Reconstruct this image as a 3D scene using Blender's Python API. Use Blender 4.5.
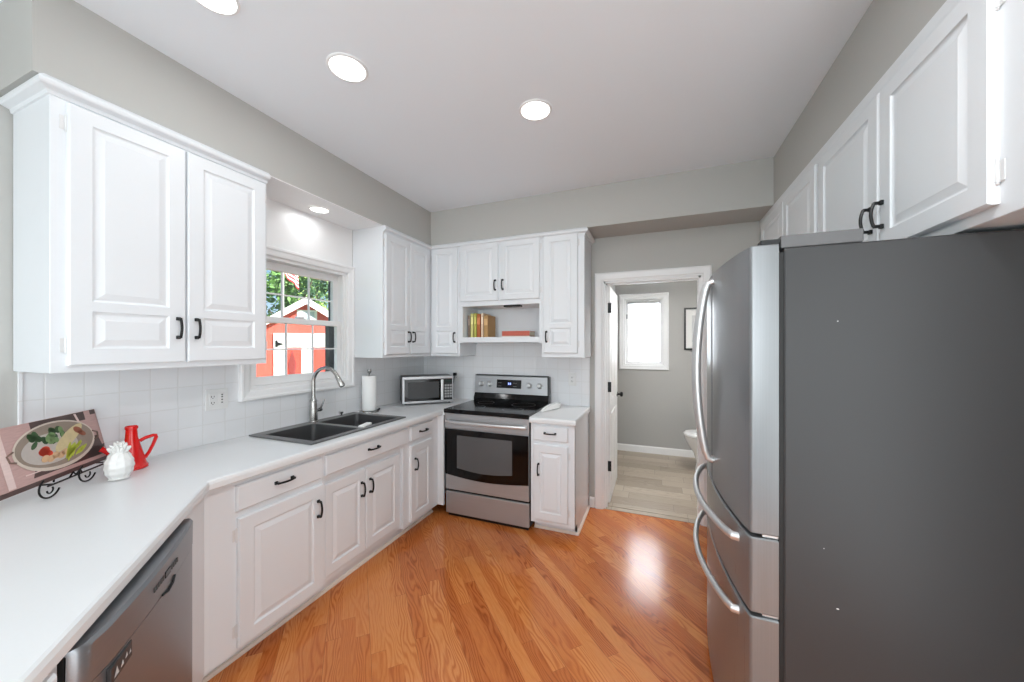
import bpy, bmesh, math, random
from mathutils import Vector, Matrix
random.seed(7)
PI = math.pi
S = bpy.context.scene
COL = S.collection
for o in list(bpy.data.objects):
    bpy.data.objects.remove(o)

# ------------------------------------------------------------------ camera, sky, sun, area lights, exposure
CAM = (2.3007, -3.2325, 1.4362)
cam = bpy.data.cameras.new('camera'); co = bpy.data.objects.new('camera', cam); COL.objects.link(co)
co.location = CAM; co.rotation_euler = (PI/2, 0, math.radians(21.6488))
cam.sensor_width = 36.0; cam.lens = 359.2347/1024*36.0; cam.shift_y = 4.34/1024
cam.clip_start = 0.02; cam.clip_end = 200
S.camera = co
S.view_settings.view_transform = 'Standard'; S.view_settings.look = 'None'
S.view_settings.gamma = 1.0; S.view_settings.use_curve_mapping = False
S.view_settings.exposure = 0.2
S.cycles.use_denoising = True
S.cycles.max_bounces = 10; S.cycles.diffuse_bounces = 6; S.cycles.glossy_bounces = 5
S.cycles.transmission_bounces = 8; S.cycles.transparent_max_bounces = 12
S.cycles.caustics_reflective = False; S.cycles.caustics_refractive = False
S.cycles.sample_clamp_indirect = 6.0

W = bpy.data.worlds.new('sky'); S.world = W; W.use_nodes = True
wn = W.node_tree.nodes; wl = W.node_tree.links
sky = wn.new('ShaderNodeTexSky'); sky.sky_type = 'HOSEK_WILKIE'; sky.turbidity = 3.0
sky.sun_direction = Vector((0.78, -0.05, 0.62)).normalized()
wn['Background'].inputs['Strength'].default_value = 4.0
wl.new(sky.outputs[0], wn['Background'].inputs[0])

def light(name, kind, loc, energy, rot=(0, 0, 0), size=None, sy=None, color=(1, 1, 1), parent=None, shape=None, spread=None, angle=None):
    l = bpy.data.lights.new(name, kind); l.energy = energy; l.color = color
    if kind == 'AREA':
        l.shape = shape or ('RECTANGLE' if sy else 'SQUARE'); l.size = size
        if sy: l.size_y = sy
        if spread: l.spread = spread
    if kind == 'SUN' and angle: l.angle = angle
    if kind in ('POINT', 'SPOT') and size: l.shadow_soft_size = size
    o = bpy.data.objects.new(name, l); COL.objects.link(o)
    o.location = loc; o.rotation_euler = rot; o.parent = parent
    return o
sd = Vector((0.78, -0.05, 0.62)).normalized()
so = light('sun', 'SUN', (0, 0, 10), 10.0, color=(1, .97, .93), angle=0.02)
so.rotation_euler = sd.to_track_quat('Z', 'Y').to_euler()
# fill lamps added for brightness behind the camera, one rear and one overhead
light('rear_fill', 'AREA', (1.75, -8.8, 1.5), 112, (PI/2, 0, 0), 2.9, 2.0, (.91, .97, 1))
light('rear_overhead_fill', 'AREA', (1.7, -6.6, 2.66), 46, (0, 0, 0), 2.8, 3.0, (.91, .97, 1))
light('side_fill', 'AREA', (3.30, -6.0, 1.35), 18, (0, PI/2, 0), 1.7, 2.6, (.88, .958, 1))  # added fill lamp; the right wall is solid here
light('near_side_fill', 'AREA', (3.33, -3.35, 1.1), 25, (0, PI/2, 0), 1.9, 1.3, (.89, .965, 1))  # fill added to light the base cabinets; no glazed door is built
light('bath_window_daylight', 'AREA', (2.16, 2.75, 1.75), 170, (-PI/2, 0, 0), 1.3, 1.3, (.96, .98, 1))
light('bath_fill', 'AREA', (2.85, .42, 2.38), 24, (0, 0, 0), 0.5, 0.5, (1, .99, .97))  # unseen lamp added to brighten the bathroom

# ------------------------------------------------------------------ materials
def lin(c):
    f = lambda v: (v/255/12.92 if v/255 <= .04045 else ((v/255+.055)/1.055)**2.4)
    return (f(c[0]), f(c[1]), f(c[2]), 1)
def mat(name, rgb, rough=.5, metal=0, noise=0.0, nscale=20, bump=0.0, bscale=60, stretch=None, coat=0, emit=None, spec=.5, trans=0):
    m = bpy.data.materials.new(name); m.use_nodes = True
    n = m.node_tree.nodes; l = m.node_tree.links; b = n['Principled BSDF']
    b.inputs['Base Color'].default_value = lin(rgb); b.inputs['Roughness'].default_value = rough
    b.inputs['Metallic'].default_value = metal; b.inputs['Specular IOR Level'].default_value = spec
    if coat: b.inputs['Coat Weight'].default_value = coat; b.inputs['Coat Roughness'].default_value = .05
    if trans: b.inputs['Transmission Weight'].default_value = trans
    if emit: b.inputs['Emission Color'].default_value = lin(rgb); b.inputs['Emission Strength'].default_value = emit
    if noise or bump:
        tc = n.new('ShaderNodeTexCoord'); mp = n.new('ShaderNodeMapping'); l.new(tc.outputs['Object'], mp.inputs[0])
        if stretch: mp.inputs['Scale'].default_value = stretch
        if noise:
            t = n.new('ShaderNodeTexNoise'); t.inputs['Scale'].default_value = nscale; t.inputs['Detail'].default_value = 4
            l.new(mp.outputs[0], t.inputs['Vector'])
            mr = n.new('ShaderNodeMapRange'); mr.inputs[3].default_value = 1-noise; mr.inputs[4].default_value = 1+noise
            l.new(t.outputs['Fac'], mr.inputs[0])
            mx = n.new('ShaderNodeVectorMath'); mx.operation = 'SCALE'; mx.inputs[0].default_value = lin(rgb)[:3]
            l.new(mr.outputs[0], mx.inputs['Scale']); l.new(mx.outputs[0], b.inputs['Base Color'])
        if bump:
            t2 = n.new('ShaderNodeTexNoise'); t2.inputs['Scale'].default_value = bscale; t2.inputs['Detail'].default_value = 3
            l.new(mp.outputs[0], t2.inputs['Vector'])
            bp = n.new('ShaderNodeBump'); bp.inputs['Strength'].default_value = bump; bp.inputs['Distance'].default_value = .002
            l.new(t2.outputs['Fac'], bp.inputs['Height']); l.new(bp.outputs[0], b.inputs['Normal'])
    return m

class N:                                        # tiny node-graph helper
    def __init__(s, name):
        s.m = bpy.data.materials.new(name); s.m.use_nodes = True; s.n = s.m.node_tree.nodes; s.l = s.m.node_tree.links; s.b = s.n['Principled BSDF']
    def put(s, sock, v):
        if hasattr(v, 'is_linked') or hasattr(v, 'links'): s.l.new(v, sock)
        else: sock.default_value = v
    def math(s, op, a, b=None, c=None):
        x = s.n.new('ShaderNodeMath'); x.operation = op
        s.put(x.inputs[0], a)
        if b is not None: s.put(x.inputs[1], b)
        if c is not None: s.put(x.inputs[2], c)
        return x.outputs[0]
    def xyz(s, x, y, z=0.0):
        c = s.n.new('ShaderNodeCombineXYZ'); s.put(c.inputs[0], x); s.put(c.inputs[1], y); s.put(c.inputs[2], z); return c.outputs[0]
    def white(s, v):
        w = s.n.new('ShaderNodeTexWhiteNoise'); w.noise_dimensions = '3D'; s.l.new(v, w.inputs['Vector']); return w.outputs['Value']
    def noise(s, v, scale, detail=3, rough=.5):
        w = s.n.new('ShaderNodeTexNoise'); w.inputs['Scale'].default_value = scale; w.inputs['Detail'].default_value = detail
        w.inputs['Roughness'].default_value = rough; s.l.new(v, w.inputs['Vector']); return w.outputs['Fac']
    def ramp(s, f, stops):
        r = s.n.new('ShaderNodeValToRGB'); s.l.new(f, r.inputs[0]); e = r.color_ramp.elements
        while len(e) < len(stops): e.new(.5)
        for i, (p, c) in enumerate(stops): e[i].position = p; e[i].color = lin(c)
        return r.outputs[0]
    def mix(s, f, a, b, mode='MIX'):
        x = s.n.new('ShaderNodeMix'); x.data_type = 'RGBA'; x.blend_type = mode
        s.put(x.inputs[0], f); s.put(x.inputs[6], a); s.put(x.inputs[7], b); return x.outputs[2]
    def bump(s, h, strength, dist=.002):
        x = s.n.new('ShaderNodeBump'); x.inputs['Strength'].default_value = strength; x.inputs['Distance'].default_value = dist
        s.l.new(h, x.inputs['Height']); s.l.new(x.outputs[0], s.b.inputs['Normal'])
    def coords(s):
        t = s.n.new('ShaderNodeTexCoord'); x = s.n.new('ShaderNodeSeparateXYZ'); s.l.new(t.outputs['Object'], x.inputs[0]); return x.outputs

def planks(name, ang, width, length, stops, gap, gapcol, rough, grain=1.0, every=1, gapw=.0012, bumpy=.25):
    """boards laid along direction ang, each board its own tone, with cathedral grain along it"""
    g = N(name); X, Y, Z = g.coords()
    c, s_ = math.cos(ang), math.sin(ang)
    p = g.math('ADD', g.math('MULTIPLY', X, c), g.math('MULTIPLY', Y, s_))
    q = g.math('ADD', g.math('MULTIPLY', X, -s_), g.math('MULTIPLY', Y, c))
    row = g.math('FLOOR', g.math('DIVIDE', q, width))
    r0 = g.white(g.xyz(row, 3.7, 1.1))
    pl = g.math('ADD', g.math('DIVIDE', p, length), g.math('MULTIPLY', r0, 7.0))
    idx = g.math('FLOOR', pl)
    r1 = g.white(g.xyz(row, idx, 9.2)); r2 = g.white(g.xyz(row, idx, 4.4))
    # grain
    wob = g.noise(g.xyz(g.math('MULTIPLY', p, 2.2), g.math('MULTIPLY', q, 9.0), g.math('MULTIPLY', r1, 50)), 1.0, 2)
    ph = g.math('ADD', g.math('MULTIPLY', q, 330.0), g.math('MULTIPLY', wob, 70.0))
    wave = g.math('MULTIPLY_ADD', g.math('SINE', ph), .5, .5)
    fine = g.noise(g.xyz(g.math('MULTIPLY', p, 14.0), g.math('MULTIPLY', q, 300.0), r2), 1.0, 3, .6)
    amt = g.math('MULTIPLY', g.math('POWER', wave, 2.2), g.math('MULTIPLY_ADD', r2, .5, .15))
    tone = g.math('ADD', g.math('MULTIPLY', r1, .44), g.math('ADD', g.math('MULTIPLY_ADD', fine, .50*grain, .13), g.math('MULTIPLY', amt, -.62*grain)))
    col = g.ramp(tone, stops)
    # gaps
    fq = g.math('FRACT', g.math('DIVIDE', q, width)); fp = g.math('FRACT', pl)
    e = gapw/width
    if every > 1:
        fq2 = g.math('FRACT', g.math('DIVIDE', q, width*every)); e2 = gapw/width/every*1.3
        gq = g.math('LESS_THAN', fq2, e2)
    else:
        gq = g.math('LESS_THAN', fq, e)
    gp = g.math('LESS_THAN', fp, gapw/length)
    gg = g.math('MAXIMUM', gq, gp)
    col = g.mix(g.math('MULTIPLY', gg, gap), col, lin(gapcol))
    g.l.new(col, g.b.inputs['Base Color'])
    rg = g.math('MULTIPLY_ADD', fine, .10, rough-.05); g.l.new(rg, g.b.inputs['Roughness'])
    g.bump(g.math('ADD', g.math('MULTIPLY', gg, -1.0), g.math('MULTIPLY', fine, .15)), bumpy, .0015)
    return g.m

def tiles(name, u, z0, u0, size, col, grout, rough=.18):
    """square glazed wall tiles on the plane whose horizontal axis is u ('x' or 'y')"""
    g = N(name); X, Y, Z = g.coords(); U = X if u == 'x' else Y
    a = g.math('DIVIDE', g.math('SUBTRACT', U, u0), size); b = g.math('DIVIDE', g.math('SUBTRACT', Z, z0), size)
    fa = g.math('ABSOLUTE', g.math('SUBTRACT', g.math('FRACT', a), .5)); fb = g.math('ABSOLUTE', g.math('SUBTRACT', g.math('FRACT', b), .5))
    d = g.math('SUBTRACT', .5, g.math('MAXIMUM', fa, fb))
    mr = g.n.new('ShaderNodeMapRange'); g.l.new(d, mr.inputs[0]); mr.inputs[1].default_value = .008; mr.inputs[2].default_value = .03
    r = g.white(g.xyz(g.math('FLOOR', a), g.math('FLOOR', b), 2.0))
    base = g.mix(g.math('MULTIPLY', r, .35), lin(col), lin(tuple(v-7 for v in col)))
    g.l.new(g.mix(mr.outputs[0], lin(grout), base), g.b.inputs['Base Color'])
    g.b.inputs['Roughness'].default_value = rough
    g.bump(mr.outputs[0], .35, .0012)
    return g.m

def steel(name, rgb, rough, axis='z', amt=.05, metal=.75):
    """brushed steel: fine streaks along one axis"""
    g = N(name); X, Y, Z = g.coords()
    k = {'x': (2, 260, 260), 'y': (260, 2, 260), 'z': (260, 260, 2)}[axis]
    v = g.xyz(g.math('MULTIPLY', X, k[0]), g.math('MULTIPLY', Y, k[1]), g.math('MULTIPLY', Z, k[2]))
    f = g.noise(v, 1.0, 3, .6)
    g.l.new(g.ramp(f, [(.2, tuple(max(0, c-4) for c in rgb)), (.8, tuple(min(255, c+4) for c in rgb))]), g.b.inputs['Base Color'])
    g.b.inputs['Metallic'].default_value = metal
    g.l.new(g.math('MULTIPLY_ADD', f, .12, rough-.06), g.b.inputs['Roughness'])
    g.bump(f, amt, .0006)
    return g.m

M = {}
M['cab'] = mat('white_cabinet_paint', (226, 229, 232), .32, noise=.012, nscale=6, bump=.03, bscale=220)
M['wall'] = mat('warm_grey_wall_paint', (184, 183, 179), .75, noise=.012, nscale=3, bump=.06, bscale=300)
M['bwall'] = mat('grey_bathroom_paint', (172, 171, 168), .75, noise=.012, nscale=3, bump=.05, bscale=300)
M['ceil'] = mat('white_ceiling_paint', (238, 243, 248), .85, noise=.01, nscale=2, bump=.05, bscale=250)
M['trim'] = mat('white_trim_paint', (236, 236, 236), .35, noise=.01, nscale=8)
M['trimshoe'] = mat('cream_shoe_moulding_paint', (232, 220, 208), .45, noise=.02, nscale=12)
M['counter'] = mat('white_laminate_counter', (224, 226, 227), .33, noise=.012, nscale=150)
M['black'] = mat('black_iron_pull', (18, 18, 19), .38, metal=.4, noise=.1, nscale=80)
M['blackpl'] = mat('black_plastic', (14, 14, 15), .35, noise=.08, nscale=60)
M['glassblk'] = mat('black_ceramic_glass', (8, 8, 9), .10, noise=.03, nscale=5, spec=.35)
M['ovenwin'] = mat('smoked_oven_window', (88, 88, 89), .22, noise=.12, nscale=3, spec=.3)
M['steel_x'] = steel('brushed_steel_along', (180, 181, 183), .34, 'x', .05, .6)
M['steel_z'] = steel('brushed_steel_upright', (132, 134, 136), .30, 'z', .04, .6)
M['steel_dw'] = steel('brushed_steel_dishwasher', (146, 149, 153), .36, 'x')
M['nickel'] = mat('brushed_nickel', (176, 175, 172), .24, metal=1, noise=.04, nscale=90)
M['handle'] = mat('polished_steel_handle', (212, 212, 212), .34, metal=.75, noise=.03, nscale=60)
M['fside'] = mat('dark_grey_textured_fridge_side', (52, 52, 53), .42, metal=.15, noise=.03, nscale=5, bump=.05, bscale=500)
M['hcover'] = mat('grey_hinge_cover_plastic', (92, 92, 93), .5, noise=.03, nscale=40)
M['gasket'] = mat('black_rubber_gasket', (12, 12, 12), .6, noise=.1, nscale=50)
M['sink'] = mat('dark_grey_composite_sink', (98, 98, 98), .35, noise=.12, nscale=400)
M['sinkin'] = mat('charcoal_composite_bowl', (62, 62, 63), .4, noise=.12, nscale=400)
M['paper'] = mat('white_paper_towel', (240, 240, 238), .9, noise=.02, nscale=90, bump=.3, bscale=200)
M['red'] = mat('red_glazed_ceramic', (214, 10, 8), .14, noise=.08, nscale=12, coat=.4)
M['whiteglaze'] = mat('white_glazed_ceramic', (232, 232, 230), .2, noise=.02, nscale=10, coat=.3)
M['plate'] = mat('white_outlet_plastic', (226, 226, 225), .4, noise=.015, nscale=30)
M['slot'] = mat('dark_outlet_slot', (50, 50, 50), .6, noise=.1, nscale=30)
M['hinge'] = mat('painted_white_hinge', (222, 222, 222), .35, metal=.2, noise=.04, nscale=60)
M['toilet'] = mat('white_porcelain', (232, 232, 232), .12, noise=.01, nscale=6, coat=.4)
M['grid'] = mat('pale_grey_window_grid', (238, 238, 238), .5, noise=.02)
M['lens'] = mat('glowing_light_lens', (255, 253, 248), .5, emit=3.0, noise=.01)
M['floor'] = planks('orange_oak_strip_laminate', math.radians(135), .0665, 1.0,
    [(.02, (140, 66, 26)), (.28, (182, 98, 46)), (.55, (202, 120, 62)), (.9, (220, 146, 84))], .55, (80, 38, 18), .17, 1.0, 3)
M['bfloor'] = planks('grey_beige_wood_look_tile', 0.0, .152, .61,
    [(.05, (138, 124, 108)), (.4, (163, 149, 132)), (.8, (184, 172, 156))], .8, (120, 110, 98), .35, .8, 1, .004, .4)
TS = .1095
M['tile_y'] = tiles('white_glazed_tile_window_side', 'y', .89, -2.579, TS, (230, 231, 233), (221, 221, 221))
M['tile_x'] = tiles('white_glazed_tile_range_side', 'x', .89, .05, TS, (230, 231, 233), (221, 221, 221))

def glassmat():
    g = N('clear_window_glass'); n, l = g.n, g.l
    tr = n.new('ShaderNodeBsdfTransparent'); gl = n.new('ShaderNodeBsdfGlossy'); gl.inputs['Roughness'].default_value = .02
    mx = n.new('ShaderNodeMixShader'); mx.inputs[0].default_value = .04; l.new(tr.outputs[0], mx.inputs[1]); l.new(gl.outputs[0], mx.inputs[2])
    l.new(mx.outputs[0], n['Material Output'].inputs[0]); return g.m
M['glass'] = glassmat()
def blindmat():
    g = N('white_translucent_blind'); n, l = g.n, g.l
    d = n.new('ShaderNodeBsdfDiffuse'); d.inputs[0].default_value = (.85, .87, .9, 1)
    t = n.new('ShaderNodeBsdfTranslucent'); t.inputs[0].default_value = (.86, .89, .93, 1)
    mx = n.new('ShaderNodeMixShader'); mx.inputs[0].default_value = .75
    l.new(d.outputs[0], mx.inputs[1]); l.new(t.outputs[0], mx.inputs[2]); l.new(mx.outputs[0], n['Material Output'].inputs[0]); return g.m
M['blind'] = blindmat()

# ------------------------------------------------------------------ mesh builder
class B:
    def __init__(s): s.bm = bmesh.new()
    def _mi(s, faces, mi):
        for f in faces: f.material_index = mi
    def box(s, x0, x1, y0, y1, z0, z1, bev=0, mi=0, seg=2):
        x0, x1 = min(x0, x1), max(x0, x1); y0, y1 = min(y0, y1), max(y0, y1); z0, z1 = min(z0, z1), max(z0, z1)
        r = bmesh.ops.create_cube(s.bm, size=1); vs = r['verts']
        for v in vs: v.co = Vector((x0+(v.co.x+.5)*(x1-x0), y0+(v.co.y+.5)*(y1-y0), z0+(v.co.z+.5)*(z1-z0)))
        fs = {f for v in vs for f in v.link_faces}; s._mi(fs, mi)
        if bev:
            es = list({e for v in vs for e in v.link_edges})
            r = bmesh.ops.bevel(s.bm, geom=es, offset=bev, segments=seg, profile=.5, affect='EDGES')
            s._mi(r['faces'], mi)
        return s
    def face(s, pts, mi=0):
        f = s.bm.faces.new([s.bm.verts.new(p) for p in pts]); f.material_index = mi; return f
    def rings(s, rings, closed=True, cap0=True, cap1=True, mi=0, smooth=True):
        vr = [[s.bm.verts.new(p) for p in r] for r in rings]; n = len(vr[0])
        for a, b in zip(vr, vr[1:]):
            for i in range(n if closed else n-1):
                j = (i+1) % n
                f = s.bm.faces.new([a[i], a[j], b[j], b[i]]); f.material_index = mi; f.smooth = smooth
        if cap0: f = s.bm.faces.new(list(reversed(vr[0]))); f.material_index = mi
        if cap1: f = s.bm.faces.new(vr[-1]); f.material_index = mi
        return s
    def tube(s, pts, r, seg=10, mi=0, closed=False, flat=None):
        pts = [Vector(p) for p in pts]; n = len(pts); rs = r if isinstance(r, (list, tuple)) else [r]*n
        out = []; up = None
        for i, p in enumerate(pts):
            if closed: t = pts[(i+1) % n]-pts[i-1]
            else: t = pts[min(i+1, n-1)]-pts[max(i-1, 0)]
            t.normalize()
            if up is None:
                up = Vector((0, 0, 1)) if abs(t.z) < .9 else Vector((1, 0, 0))
            up = (up - t*up.dot(t)).normalized(); sd_ = t.cross(up)
            out.append([p+(up*math.cos(2*PI*k/seg)+sd_*math.sin(2*PI*k/seg)*(flat or 1))*rs[i] for k in range(seg)])
        if closed: out.append(out[0]); s.rings(out, True, False, False, mi)
        else: s.rings(out, True, True, True, mi)
        return s
    def lathe(s, prof, c=(0, 0, 0), seg=28, mi=0, cap0=True, cap1=True, axis='z', sx=1, sy=1):
        rr = []
        for r, h in prof:
            ring = []
            for k in range(seg):
                a = 2*PI*k/seg; x, y = r*math.cos(a)*sx, r*math.sin(a)*sy
                if axis == 'z': ring.append((c[0]+x, c[1]+y, c[2]+h))
                elif axis == 'y': ring.append((c[0]+x, c[1]+h, c[2]-y))
                else: ring.append((c[0]+h, c[1]+x, c[2]+y))
            rr.append(ring)
        return s.rings(rr, True, cap0, cap1, mi)
    def prism(s, poly, z0, z1, mi=0):
        return s.rings([[(x, y, z0) for x, y in poly], [(x, y, z1) for x, y in poly]], True, True, True, mi, False)
    def sweep(s, path, prof, closed=False, mi=0, plane='xy', smooth=False):
        """profile (offset to the right of the path, height) swept along a 2-D path with mitred corners; plane xy -> height is z"""
        P = [Vector((p[0], p[1])) for p in path]; n = len(P); rr = []
        for i in range(n):
            a = P[i]-P[i-1] if (i > 0 or closed) else P[1]-P[0]
            b = P[(i+1) % n]-P[i] if (i < n-1 or closed) else P[-1]-P[-2]
            a.normalize(); b.normalize()
            na, nb = Vector((a.y, -a.x)), Vector((b.y, -b.x))
            m = (na+nb).normalized(); k = 1/max(.3, m.dot(na))
            ring = []
            for o, h in prof:
                q = P[i]+m*o*k
                ring.append({'xy': (q.x, q.y, h), 'xz': (q.x, h, q.y), 'yz': (h, q.x, q.y)}[plane])
            rr.append(ring)
        if closed: rr.append(rr[0]); return s.rings(rr, True, False, False, mi, smooth)
        return s.rings(rr, True, True, True, mi, smooth)
    def obj(s, name, m, parent=None, loc=(0, 0, 0), rot=0, smooth=None):
        bm = s.bm; bmesh.ops.remove_doubles(bm, verts=bm.verts, dist=1e-6); bmesh.ops.recalc_face_normals(bm, faces=bm.faces)
        me = bpy.data.meshes.new(name); bm.to_mesh(me); bm.free()
        sm_ = [p.use_smooth for p in me.polygons]
        if any(sm_):
            me.set_sharp_from_angle(angle=math.radians(32)); me.polygons.foreach_set('use_smooth', sm_)
        for x in (m if isinstance(m, (list, tuple)) else [m]): me.materials.append(x)
        if smooth is not None:
            for p in me.polygons: p.use_smooth = smooth
        o = bpy.data.objects.new(name, me); COL.objects.link(o); o.parent = parent
        o.location = loc; o.rotation_euler = (0, 0, rot) if not isinstance(rot, (tuple, list)) else rot
        return o

def tag(o, label, cat, group=None, kind=None):
    o['label'] = label; o['category'] = cat
    if group: o['group'] = group
    if kind: o['kind'] = kind
    return o
def thing(name, label, cat, loc=(0, 0, 0), rot=0, group=None, kind=None):
    o = bpy.data.objects.new(name, None); COL.objects.link(o); o.location = loc; o.rotation_euler = (0, 0, rot)
    o.empty_display_size = .1
    return tag(o, label, cat, group, kind)
def struct(name, b, m, label, cat):
    return tag(b.obj(name, m), label, cat, kind='structure')

# ------------------------------------------------------------------ room constants
XR, XS, YB = 3.362, 0.3153, -0.3326            # right wall, upper-cabinet face left, upper-cabinet face back
C, ZS, ZU, ZC, ZK = 2.7044, 2.3816, 1.3364, 0.89, 0.85
YREAR = -9.0
XRS = 3.0467
WY0, WY1, WZ0, WZ1 = -1.79, -1.045, 1.163, 2.01   # kitchen window opening
DX0, DX1, DZ = 1.885, 2.645, 1.995                # bathroom door opening
BY = 1.894                                         # bathroom far wall
BWX0, BWX1, BWZ0, BWZ1 = 1.912, 2.412, 1.172, 2.068
HB = 2.42

# ------------------------------------------------------------------ structure: shell
b = B(); b.box(-.15, XR+.12, -4.3, .0, -.1, 0)
struct('floor', b, M['floor'], 'orange oak strip laminate laid diagonally across the kitchen', 'floor')
b = B(); b.box(-.15, XR+.12, YREAR-.1, -4.3, -.1, 0.001)
struct('floor_family_room', b, mat('pale_bounce_carpet', (206, 208, 210), .95, noise=.06, nscale=60, bump=.4, bscale=300), 'unseen floor behind the kitchen in pale carpet chosen to cut warm bounce', 'floor')  # pale carpet invented out of view to keep orange bounce off the ceiling
b = B(); b.box(1.70, XR+.12, 0.10, BY+.12, -.1, 0.002)
struct('floor_bathroom', b, M['bfloor'], 'grey beige wood look plank tile beyond the doorway', 'floor')
b = B(); b.box(DX0-.02, DX1+.02, 0.0, .10, -.1, .002); b.box(DX0, DX1, .062, .085, .002, .006, .002)
struct('trim_threshold', b, M['bfloor'], 'pale tile threshold strip under the bathroom doorway', 'threshold')
b = B(); b.box(-.15, XR+.12, YREAR-.1, .1, C, C+.1)
struct('ceiling', b, M['ceil'], 'flat white kitchen ceiling with recessed lights', 'ceiling')
b = B(); b.box(1.70, XR+.12, .11, BY+.12, HB, HB+.1)
struct('ceiling_bathroom', b, M['ceil'], 'white bathroom ceiling beyond the doorway', 'ceiling')
b = B(); T = -.15
b.box(T, 0, YREAR, WY0, -.1, C); b.box(T, 0, WY1, .12, -.1, C); b.box(T, 0, WY0, WY1, -.1, WZ0); b.box(T, 0, WY0, WY1, WZ1, C)
struct('wall_left', b, M['wall'], 'warm grey painted wall around the sink window', 'wall')
b = B(); b.box(-.15, DX0, 0, .11, -.1, C); b.box(DX1, XR+.12, 0, .11, -.1, C); b.box(DX0, DX1, 0, .11, DZ, C)
struct('wall_back', b, M['wall'], 'warm grey painted wall behind the range and around the bathroom doorway', 'wall')
b = B(); b.box(XR, XR+.12, YREAR, 0, -.1, C)
struct('wall_right', b, M['wall'], 'warm grey painted wall behind the refrigerator', 'wall')
b = B(); b.box(-.15, .2, YREAR-.1, YREAR, -.1, C); b.box(3.3, XR+.12, YREAR-.1, YREAR, -.1, C); b.box(.2, 3.3, YREAR-.1, YREAR, -.1, .45); b.box(.2, 3.3, YREAR-.1, YREAR, 2.5, C)
struct('wall_rear', b, M['wall'], 'grey wall with wide window openings at the far end of the room', 'wall')
b = B(); b.box(1.70, 1.80, .11, BY, -.1, HB); b.box(XR, XR+.12, .11, BY, -.1, HB)
b.box(1.70, BWX0, BY, BY+.12, -.1, HB); b.box(BWX1, XR+.12, BY, BY+.12, -.1, HB); b.box(BWX0, BWX1, BY, BY+.12, -.1, BWZ0); b.box(BWX0, BWX1, BY, BY+.12, BWZ1, HB)
struct('wall_bathroom', b, M['bwall'], 'mid grey painted bathroom walls beyond the doorway', 'wall')
# soffits above the cabinets
b = B(); b.box(0, XS, -2.694, 0, ZS, C)
struct('ceiling_soffit_left', b, M['wall'], 'grey boxed soffit above the window side cabinets', 'soffit')
b = B(); b.box(XS, XRS, YB, 0, ZS, C)
struct('ceiling_soffit_back', b, M['wall'], 'grey boxed soffit across the wall above range and doorway', 'soffit')
b = B(); b.box(XRS, XR, YREAR, 0, ZS, C)
struct('ceiling_soffit_right', b, M['wall'], 'grey boxed soffit above the cabinets over the refrigerator', 'soffit')
# white lining of the recess over the window: soffit underside and wall panel
b = B(); b.box(0, XS-.001, -1.892, -.986, ZS-.006, ZS)
struct('trim_recess_lining', b, M['trim'], 'white soffit underside between the two window side cabinets', 'trim')
b = B(); b.box(0, .006, -1.892, -.986, 2.068, ZS-.006)
struct('trim_window_header', b, M['trim'], 'plain white wall panel above the sink window', 'trim')
# backsplash tile
b = B(); b.box(0, .006, -2.633, -1.851, ZC, ZU); b.box(0, .006, -1.851, -.985, ZC, 1.103); b.box(0, .006, -.985, -.006, ZC, ZU); b.box(0, .006, -1.893, -1.852, ZU, 2.06)
b.box(0, .010, -2.645, -2.633, ZC, ZU, .002)
struct('wall_tile_left', b, M['tile_y'], 'glossy white square tile backsplash under the sink window', 'backsplash')
b = B(); b.box(.006, 1.755, -.006, 0, ZC, ZU); b.box(.632, 1.42, -.006, 0, ZU, 1.5); b.box(1.755, 1.765, -.010, 0, ZC, ZU, .002)
struct('wall_tile_back', b, M['tile_x'], 'glossy white square tile backsplash behind the range', 'backsplash')

# door casing, baseboards
CP = [(0, 0), (0, -.012), (.012, -.014), (.02, -.019), (.062, -.021), (.074, -.016), (.078, 0)]   # offset, y
b = B(); b.sweep([(DX1, 0), (DX1, DZ), (DX0, DZ), (DX0, 0)][::-1], [(-o, h) for o, h in CP], plane='xz')
b.box(DX0, DX0+.016, 0, .11, 0, DZ); b.box(DX1-.016, DX1, 0, .11, 0, DZ); b.box(DX0, DX1, 0, .11, DZ-.016, DZ)
b.box(DX0+.016, DX0+.028, .035, .06, 0, DZ-.016); b.box(DX0+.016, DX1-.016, .035, .06, DZ-.028, DZ-.016)
struct('trim_door_casing', b, M['trim'], 'white moulded casing around the bathroom doorway', 'door casing')
BBP = [(0, 0), (.014, 0), (.014, .075), (.009, .085), (.004, .09), (0, .09)]
b = B(); b.sweep([(1.765, 0), (DX0-.079, 0)], [(o, h) for o, h in BBP])
struct('baseboard_back', b, M['trim'], 'short white baseboard between end cabinet and door casing', 'baseboard')
b = B(); b.sweep([(1.80, BY), (XR, BY)], [(o, h+.002) for o, h in BBP])
struct('baseboard_bathroom', b, M['trim'], 'white baseboard along the far bathroom wall', 'baseboard')

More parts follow.
